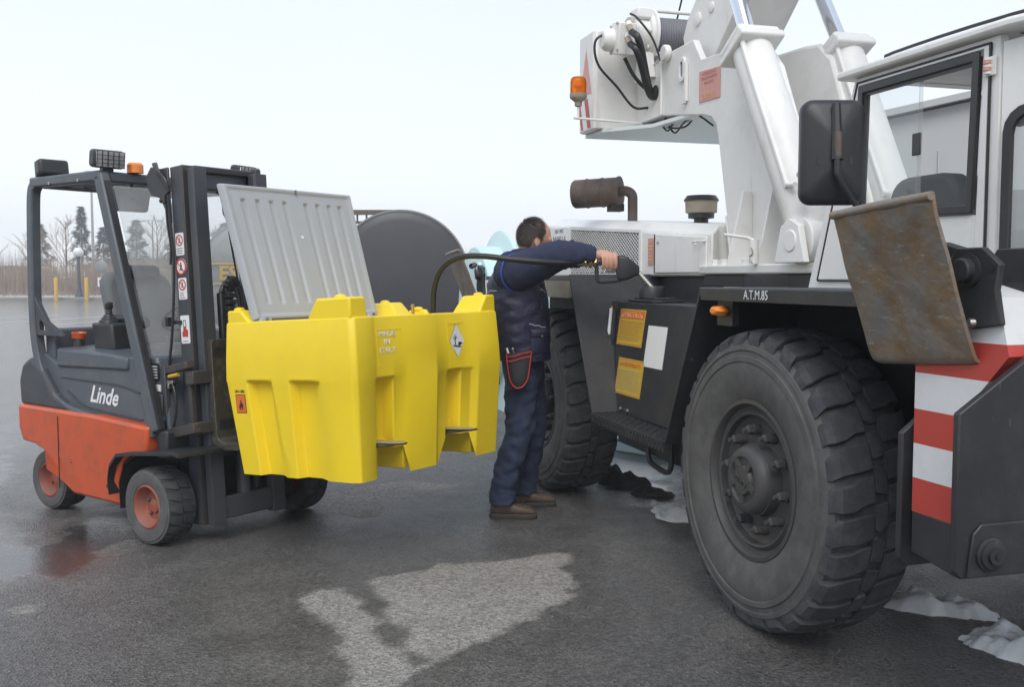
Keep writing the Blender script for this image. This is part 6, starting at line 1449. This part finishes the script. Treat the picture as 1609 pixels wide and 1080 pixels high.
# left hand relaxed
bd_.loft([ell(WR_L + d * t_, V((.3, .95, 0)), V((0, 0, 1)), rx, ry, 14) for d in (V((.25, 0, -.95)).normalized(),) for t_, rx, ry in ((0, .026, .020), (.03, .034, .017), (.07, .040, .015), (.09, .036, .012))])
for i in range(4):
    o_ = WR_L + V((.25, 0, -.95)).normalized() * .085 + V((.3, .95, 0)).normalized() * (-.028 + i * .019)
    limb(bd_, [o_, o_ + V((.03, -.01, -.022)), o_ + V((.045, -.012, -.048)), o_ + V((.04, -.012, -.068))], [.009, .0085, .008, .006], 8, 3)
limb(bd_, [WR_L + V((.02, -.02, -.01)), WR_L + V((.05, -.045, -.03)), WR_L + V((.075, -.05, -.06))], [.012, .010, .008], 8, 3)
body = remeshed(loc(bd_), 'body', 'skin', .0046, 3, pr)
def Q(name, b, m, **k): return loc(b).build(name, m, pr, **k)
# hair: short strands, thin on the crown
hb_ = B(); random.seed(21)
hc_, hr_ = (-.012, 0, .028), (.100, .078, .102)
def scalp(th, ph, o=0):
    x, y, z = math.cos(ph) * math.cos(th), math.cos(ph) * math.sin(th), math.sin(ph)
    n = HM @ V((x / hr_[0], y / hr_[1], z / hr_[2])).normalized()
    return H(hc_[0] + x * hr_[0], hc_[1] + y * hr_[1], hc_[2] + z * hr_[2]) + n * o, n, (x, y, z)
cnt = 0
while cnt < 12000:
    th, ph = rnd(-math.pi, math.pi), math.asin(rnd(-.65, 1))
    p, n, (x, y, z) = scalp(th, ph, -.002)
    front = x > .30 + .25 * z and z < .9
    if x > .50 - .40 * max(z, 0): continue                                 # forehead
    if z < -.15 and x > -.30: continue                                     # ears and cheeks
    if z < .25 and x > .28: continue
    if z > .5 and x > -.25 and rnd(0, 1) > .22: continue               # thin top
    cnt += 1
    down = (HM @ V((.28 if z > .3 else .0, 0, -1 if z < .55 else -.2))); d = (down - n * down.dot(n)).normalized() + n * rnd(.18, .6) + V((rnd(-.35, .35), rnd(-.35, .35), rnd(-.2, .2)))
    d.normalize(); L_ = rnd(.016, .034); wv = d.cross(n).normalized() * rnd(.0007, .0014); m_ = p + d * L_ * .55 + n * .003; e = p + d * L_
    k = len(hb_.v); hb_.v.extend([tuple(q) for q in (p - wv, p + wv, m_ + wv, m_ - wv, e)]); hb_.f.extend([[k, k + 1, k + 2, k + 3], [k + 3, k + 2, k + 4]]); hb_.m.extend([0, 0])
Q('hair', hb_, 'hair', smooth=0, recalc=False)
cap = B(); N1, N2 = 40, 20; vs = []
for i in range(N2 + 1):
    for k in range(N1):
        th = 2 * math.pi * k / N1 - math.pi; ph = math.pi / 2 - i / N2 * math.pi * .72
        p, n, q = scalp(th, ph, .0); x, y, z = q
        inside = not (x > .45 - .40 * max(z, 0) or (z < -.12 and x > -.32) or (z < .25 and x > .24) or (z > .5 and x > -.3))
        vs.append(scalp(th, ph, .0045 if inside else -.012)[0])
fs = [(i * N1 + k, (i + 1) * N1 + k, (i + 1) * N1 + (k + 1) % N1, i * N1 + (k + 1) % N1) for i in range(N2) for k in range(N1)]
Q('hair_base', B().add(vs, fs), 'hair', smooth=60, recalc=False)
for s in (-1, 1):
    Q('eyebrow', B().tube([H(.088, s * .018, .014), H(.083, s * .036, .020), H(.066, s * .052, .014)], [.004, .0045, .002], 6), 'hair')
    Q('eye', B().ball(H(.080, s * .032, -.004), .012, .014, .010, HM), 'globe')
    Q('iris', B().ball(H(.0905, s * .032, -.004), .003, .006, .006, HM), 'ink')
gl_ = B()
for s in (-1, 1):
    gl_.tube([H(.100, s * .054, .004), H(.06, s * .074, .004), H(.0, s * .084, .010), H(-.02, s * .084, .002)], .0013, 6)
    gl_.tube([H(.104 + .0, s * (.031 + .022 * math.cos(t)), -.006 + .016 * math.sin(t)) for t in np.linspace(0, 2 * math.pi, 21)], .0011, 5)
gl_.tube([H(.104, -.009, -.002), H(.108, 0, .001), H(.104, .009, -.002)], .0011, 5)
Q('glasses', gl_, 'steel')
# sweatshirt sleeves
sl = limb(B(), [SH_R + V((-.035, .05, -.005)), SH_R, (SH_R + EL_R) / 2 + V((0, 0, .0)), EL_R + V((0, 0, -.002)), (EL_R + WR_R) / 2 + V((0, 0, .006)), WR_R + V((-.012, 0, 0))], [.125, .118, .100, .086, .074, .048], 28, 9, .010, 22, 2.0)
o = Q('sleeve', sl, 'navy2', smooth=70)
Q('cuff', limb(B(), [WR_R + V((-.055, 0, .003)), WR_R + V((-.02, 0, .001)), WR_R + V((-.004, 0, 0))], [.056, .051, .045], 24, 5, .002, 50, 4), 'navy2', smooth=70)
Q('sleeve', limb(B(), [SH_L + V((0, -.05, 0)), SH_L, (SH_L + EL_L) / 2, EL_L, (EL_L + WR_L) / 2, WR_L], [.095, .09, .072, .062, .056, .04], 24, 8, .006, 26, 7.0), 'navy2', smooth=70)
Q('collar', B().loft([ell((x, 5.925, z), (1, 0, .1), (0, 1, 0), a, c, 28) for x, z, a, c in ((.045, 1.455, .115, .14), (.062, 1.51, .098, .112), (.078, 1.565, .090, .098), (.084, 1.592, .088, .094), (.086, 1.598, .082, .088), (.08, 1.54, .072, .08))], False), 'navy2', smooth=60)
# quilted vest
vb_ = B()
rs = [(.066, .935, .158, .212), (.064, .965, .160, .214), (.056, 1.05, .170, .220), (.042, 1.17, .180, .226), (.030, 1.29, .178, .226), (.026, 1.38, .168, .222), (.032, 1.44, .148, .205), (.045, 1.49, .122, .16), (.058, 1.525, .10, .115)]
rl = []
zs = np.linspace(rs[0][1], rs[-1][1], 60)
for z in zs:
    j = max(k for k in range(len(rs)) if rs[k][1] <= z + 1e-9); j = min(j, len(rs) - 2); t_ = (z - rs[j][1]) / (rs[j + 1][1] - rs[j][1]); t_ = t_ * t_ * (3 - 2 * t_) * .5 + t_ * .5
    x, a, c = [rs[j][i] * (1 - t_) + rs[j + 1][i] * t_ for i in (0, 2, 3)]
    ring = []
    for k in range(72):
        th = 2 * math.pi * k / 72; cc, ss = math.cos(th), math.sin(th)
        qz = abs(math.sin((z * 13 + th * 1.1) * math.pi)) ** .45 * .5 + abs(math.sin((z * 13 - th * 1.1) * math.pi)) ** .45 * .5
        wv_ = 1 + .0 + .045 * noise.noise(V((cc * 2.2, ss * 2.2, z * 9))) + .034 * qz + .03 * noise.noise(V((cc * 6, ss * 6, z * 22 + 4)))
        ring.append(V((x + a * math.copysign(abs(cc) ** .88, cc) * wv_, 5.93 + c * math.copysign(abs(ss) ** .88, ss) * wv_, z)))
    rl.append(ring)
vest = Q('vest', B().loft(rl), 'navy', smooth=75)
def vsurf(th, z, off=.004):
    j = int(min(len(rl) - 1, max(0, round((z - zs[0]) / (zs[-1] - zs[0]) * 59)))); k = int(round(th / (2 * math.pi) * 72)) % 72
    p = rl[j][k]; c = V((rs[3][0], 5.93, p.z)); return p + (p - c).normalized() * off
def strip(name, pts, m, r=.004, par=None):
    b = loc(B().tube([vsurf(R(a), z, r * .7) for a, z in pts], r, 6)); return b.build(name, m, par or vest)
# the flank toward us is around 270 degrees, chest at 0
strip('chest_piping', [(318 + i * 4, 1.345 + .012 * math.sin(i)) for i in range(6)], 'grey_trim', .0028)
strip('back_piping', [(196 + i * 5, 1.335 + .002 * i) for i in range(8)], 'grey_trim', .0028)
def patch(name, a0, a1, z0, z1, m='navy', t=.012):
    b = B(); na, nb = 6, 4; vs = []
    for o_ in (0, 1):
        for j in range(nb + 1):
            for i in range(na + 1):
                edge = i in (0, na) or j in (0, nb)
                vs.append(vsurf(R(a0 + (a1 - a0) * i / na), z0 + (z1 - z0) * j / nb, (t * (.55 if edge else 1)) if o_ else -.01))
    w_ = na + 1; T = w_ * (nb + 1); fs = []
    for j in range(nb):
        for i in range(na): fs += [(T + j * w_ + i, T + j * w_ + i + 1, T + (j + 1) * w_ + i + 1, T + (j + 1) * w_ + i)]
    for i in range(na): fs += [(i, i + 1, T + i + 1, T + i), (nb * w_ + i, T + nb * w_ + i, T + nb * w_ + i + 1, nb * w_ + i + 1)]
    for j in range(nb): fs += [(j * w_, T + j * w_, T + (j + 1) * w_, (j + 1) * w_), (j * w_ + na, (j + 1) * w_ + na, T + (j + 1) * w_ + na, T + j * w_ + na)]
    return loc(b.add(vs, fs)).build(name, m, vest, smooth=60)
patch('pocket', 285, 325, .99, 1.10); patch('pocket_flap', 283, 327, 1.075, 1.125, t=.02)
patch('chest_pocket', 312, 342, 1.20, 1.30)
strip('pocket_piping', [(286 + i * 4, 1.155 - i * .003) for i in range(9)], 'grey_trim', .0028)
strip('pocket_slit', [(296 + i * 4, 1.225 - i * .003) for i in range(7)], 'ink', .004)
B_ = B().lathe([(.006, 0), (.006, .004)], vsurf(R(306), 1.083, .022) - PO, (.3, -1, 0), 10); B_.build('snap', 'steel', vest)
# armhole piping round the right shoulder
rim_pts = [SH_R + V((-.012 + .112 * math.cos(t) * .75, .022 + .05 * math.cos(t), .108 * math.sin(t) - .005)) for t in np.linspace(R(60), R(300), 22)]
Q('armhole_piping', B().tube([p + V((0, -.045 - .02 * math.sin(i / 21 * math.pi), 0)) for i, p in enumerate(rim_pts)], .005, 6), 'blue_trim')
# trousers
tb_ = B()
tb_.loft([ell((x, 5.94, z), (1, 0, 0), (0, 1, 0), a, c, 24) for x, z, a, c in ((.068, .80, .112, .168), (.066, .88, .126, .180), (.064, .98, .130, .180), (.062, 1.02, .125, .175))])
limb(tb_, [HIP_R + V((.005, 0, -.02)), (HIP_R + KN_R) / 2 + V((.008, 0, 0)), KN_R + V((.012, 0, .0)), (KN_R + AN_R) / 2 + V((-.012, 0, 0)), AN_R + V((.0, 0, .06)), AN_R + V((.004, 0, .0))], [.108, .098, .084, .080, .078, .082], 26, 10, .015, 16, 1.0)
limb(tb_, [HIP_L + V((.005, 0, -.02)), (HIP_L + KN_L) / 2, KN_L, (KN_L + AN_L) / 2, AN_L + V((0, 0, .06)), AN_L + V((.004, 0, .0))], [.108, .097, .083, .076, .076, .080], 26, 10, .013, 15, 5.0)
remeshed(loc(tb_), 'trousers', 'denim', .009, 2, pr, .4)
# shoes
def shoe(c, yaw):
    f = V((math.cos(yaw), math.sin(yaw), 0)); s = V((-math.sin(yaw), math.cos(yaw), 0)); up = V((0, 0, 1))
    def ring(t, w, z0, z1, p=2.4): return [c + f * t + s * w * math.copysign(abs(math.cos(a)) ** (2 / p), math.cos(a)) + up * ((z0 + z1) / 2 + (z1 - z0) / 2 * math.copysign(abs(math.sin(a)) ** (2 / p), math.sin(a))) for a in np.linspace(0, 2 * math.pi, 24, endpoint=False)]
    up_ = Q('shoe', B().loft([ring(-.105, .018, .03, .07), ring(-.098, .032, .022, .105), ring(-.06, .040, .022, .118), ring(-.01, .042, .022, .112), ring(.04, .046, .022, .092), ring(.09, .050, .022, .078), ring(.13, .047, .022, .068), ring(.155, .036, .024, .055), ring(.168, .018, .028, .042)]), 'shoe', smooth=70)
    loc(B().loft([[c + f * x + s * y + up * z for x, y in outl] for z, outl in ((.0, [( -.098 + .268 * k, 0) for k in ()] or SOLE(0)), (.006, SOLE(.004)), (.026, SOLE(.006)), (.030, SOLE(.002)))])).build('sole', 'sole', up_, smooth=40)
    lc = B()
    for i in range(4): lc.tube([c + f * (.015 + i * .022) + s * -.026 + up * (.108 - i * .007), c + f * (.02 + i * .022) + up * (.118 - i * .008), c + f * (.028 + i * .022) + s * .026 + up * (.106 - i * .007)], .003, 5)
    loc(lc).build('laces', 'sole', up_)
    return up_
def SOLE(o): return [(x + math.copysign(o, x), y + math.copysign(o, y) if y else 0) for x, y in ((-.105, -.015), (-.085, -.034), (-.03, -.037), (.03, -.040), (.09, -.047), (.135, -.042), (.163, -.022), (.168, .0), (.163, .022), (.135, .042), (.09, .047), (.03, .040), (-.03, .037), (-.085, .034), (-.105, .015))]
shoe(V((-.025, 5.805, 0)), R(-4)); shoe(V((.105, 6.10, 0)), R(8))
# tool pouch on the belt
tp = Q('tool_pouch', B().loft([[V((.085 + x * w * .85, 5.715 + y, z)) for x, y in ((-1, -.018), (-.6, -.03), (.6, -.03), (1, -.018), (1, .02), (-1, .02))] for z, w in ((.775, .030), (.785, .05), (.83, .066), (.90, .076), (.95, .080), (.975, .084))]), 'plastic', smooth=50)
tm = B()
tm.tube(spline([(.0, 5.692, .975), (.008, 5.688, .90), (.025, 5.684, .82), (.055, 5.682, .782), (.085, 5.682, .775), (.118, 5.684, .79), (.145, 5.688, .83), (.158, 5.69, .90), (.17, 5.694, .985)], 5), .0042, 6)
for z in (.955, .928): tm.tube(spline([(.004, 5.690, z), (.05, 5.680, z + .004), (.10, 5.680, z + .018), (.166, 5.690, z + .03)], 4), .0034, 6)
loc(tm.xf(lambda v: V((.085 + (v.x - .085) * .85, v.y, v.z)))).build('red_binding', 'red_trim', tp)
loc(B().tube([(.03, 5.705, .95), (.015, 5.705, 1.005)], .006, 8)).build('marker_pen', 'paper', tp)
loc(B().tube([(.06, 5.70, .95), (.05, 5.70, 1.0)], .005, 8).ball((.05, 5.70, 1.0), .008, .008, .008)).build('screwdriver', 'steel', tp)
for o_ in (tp,): o_.location = (-.045, 0, .012)
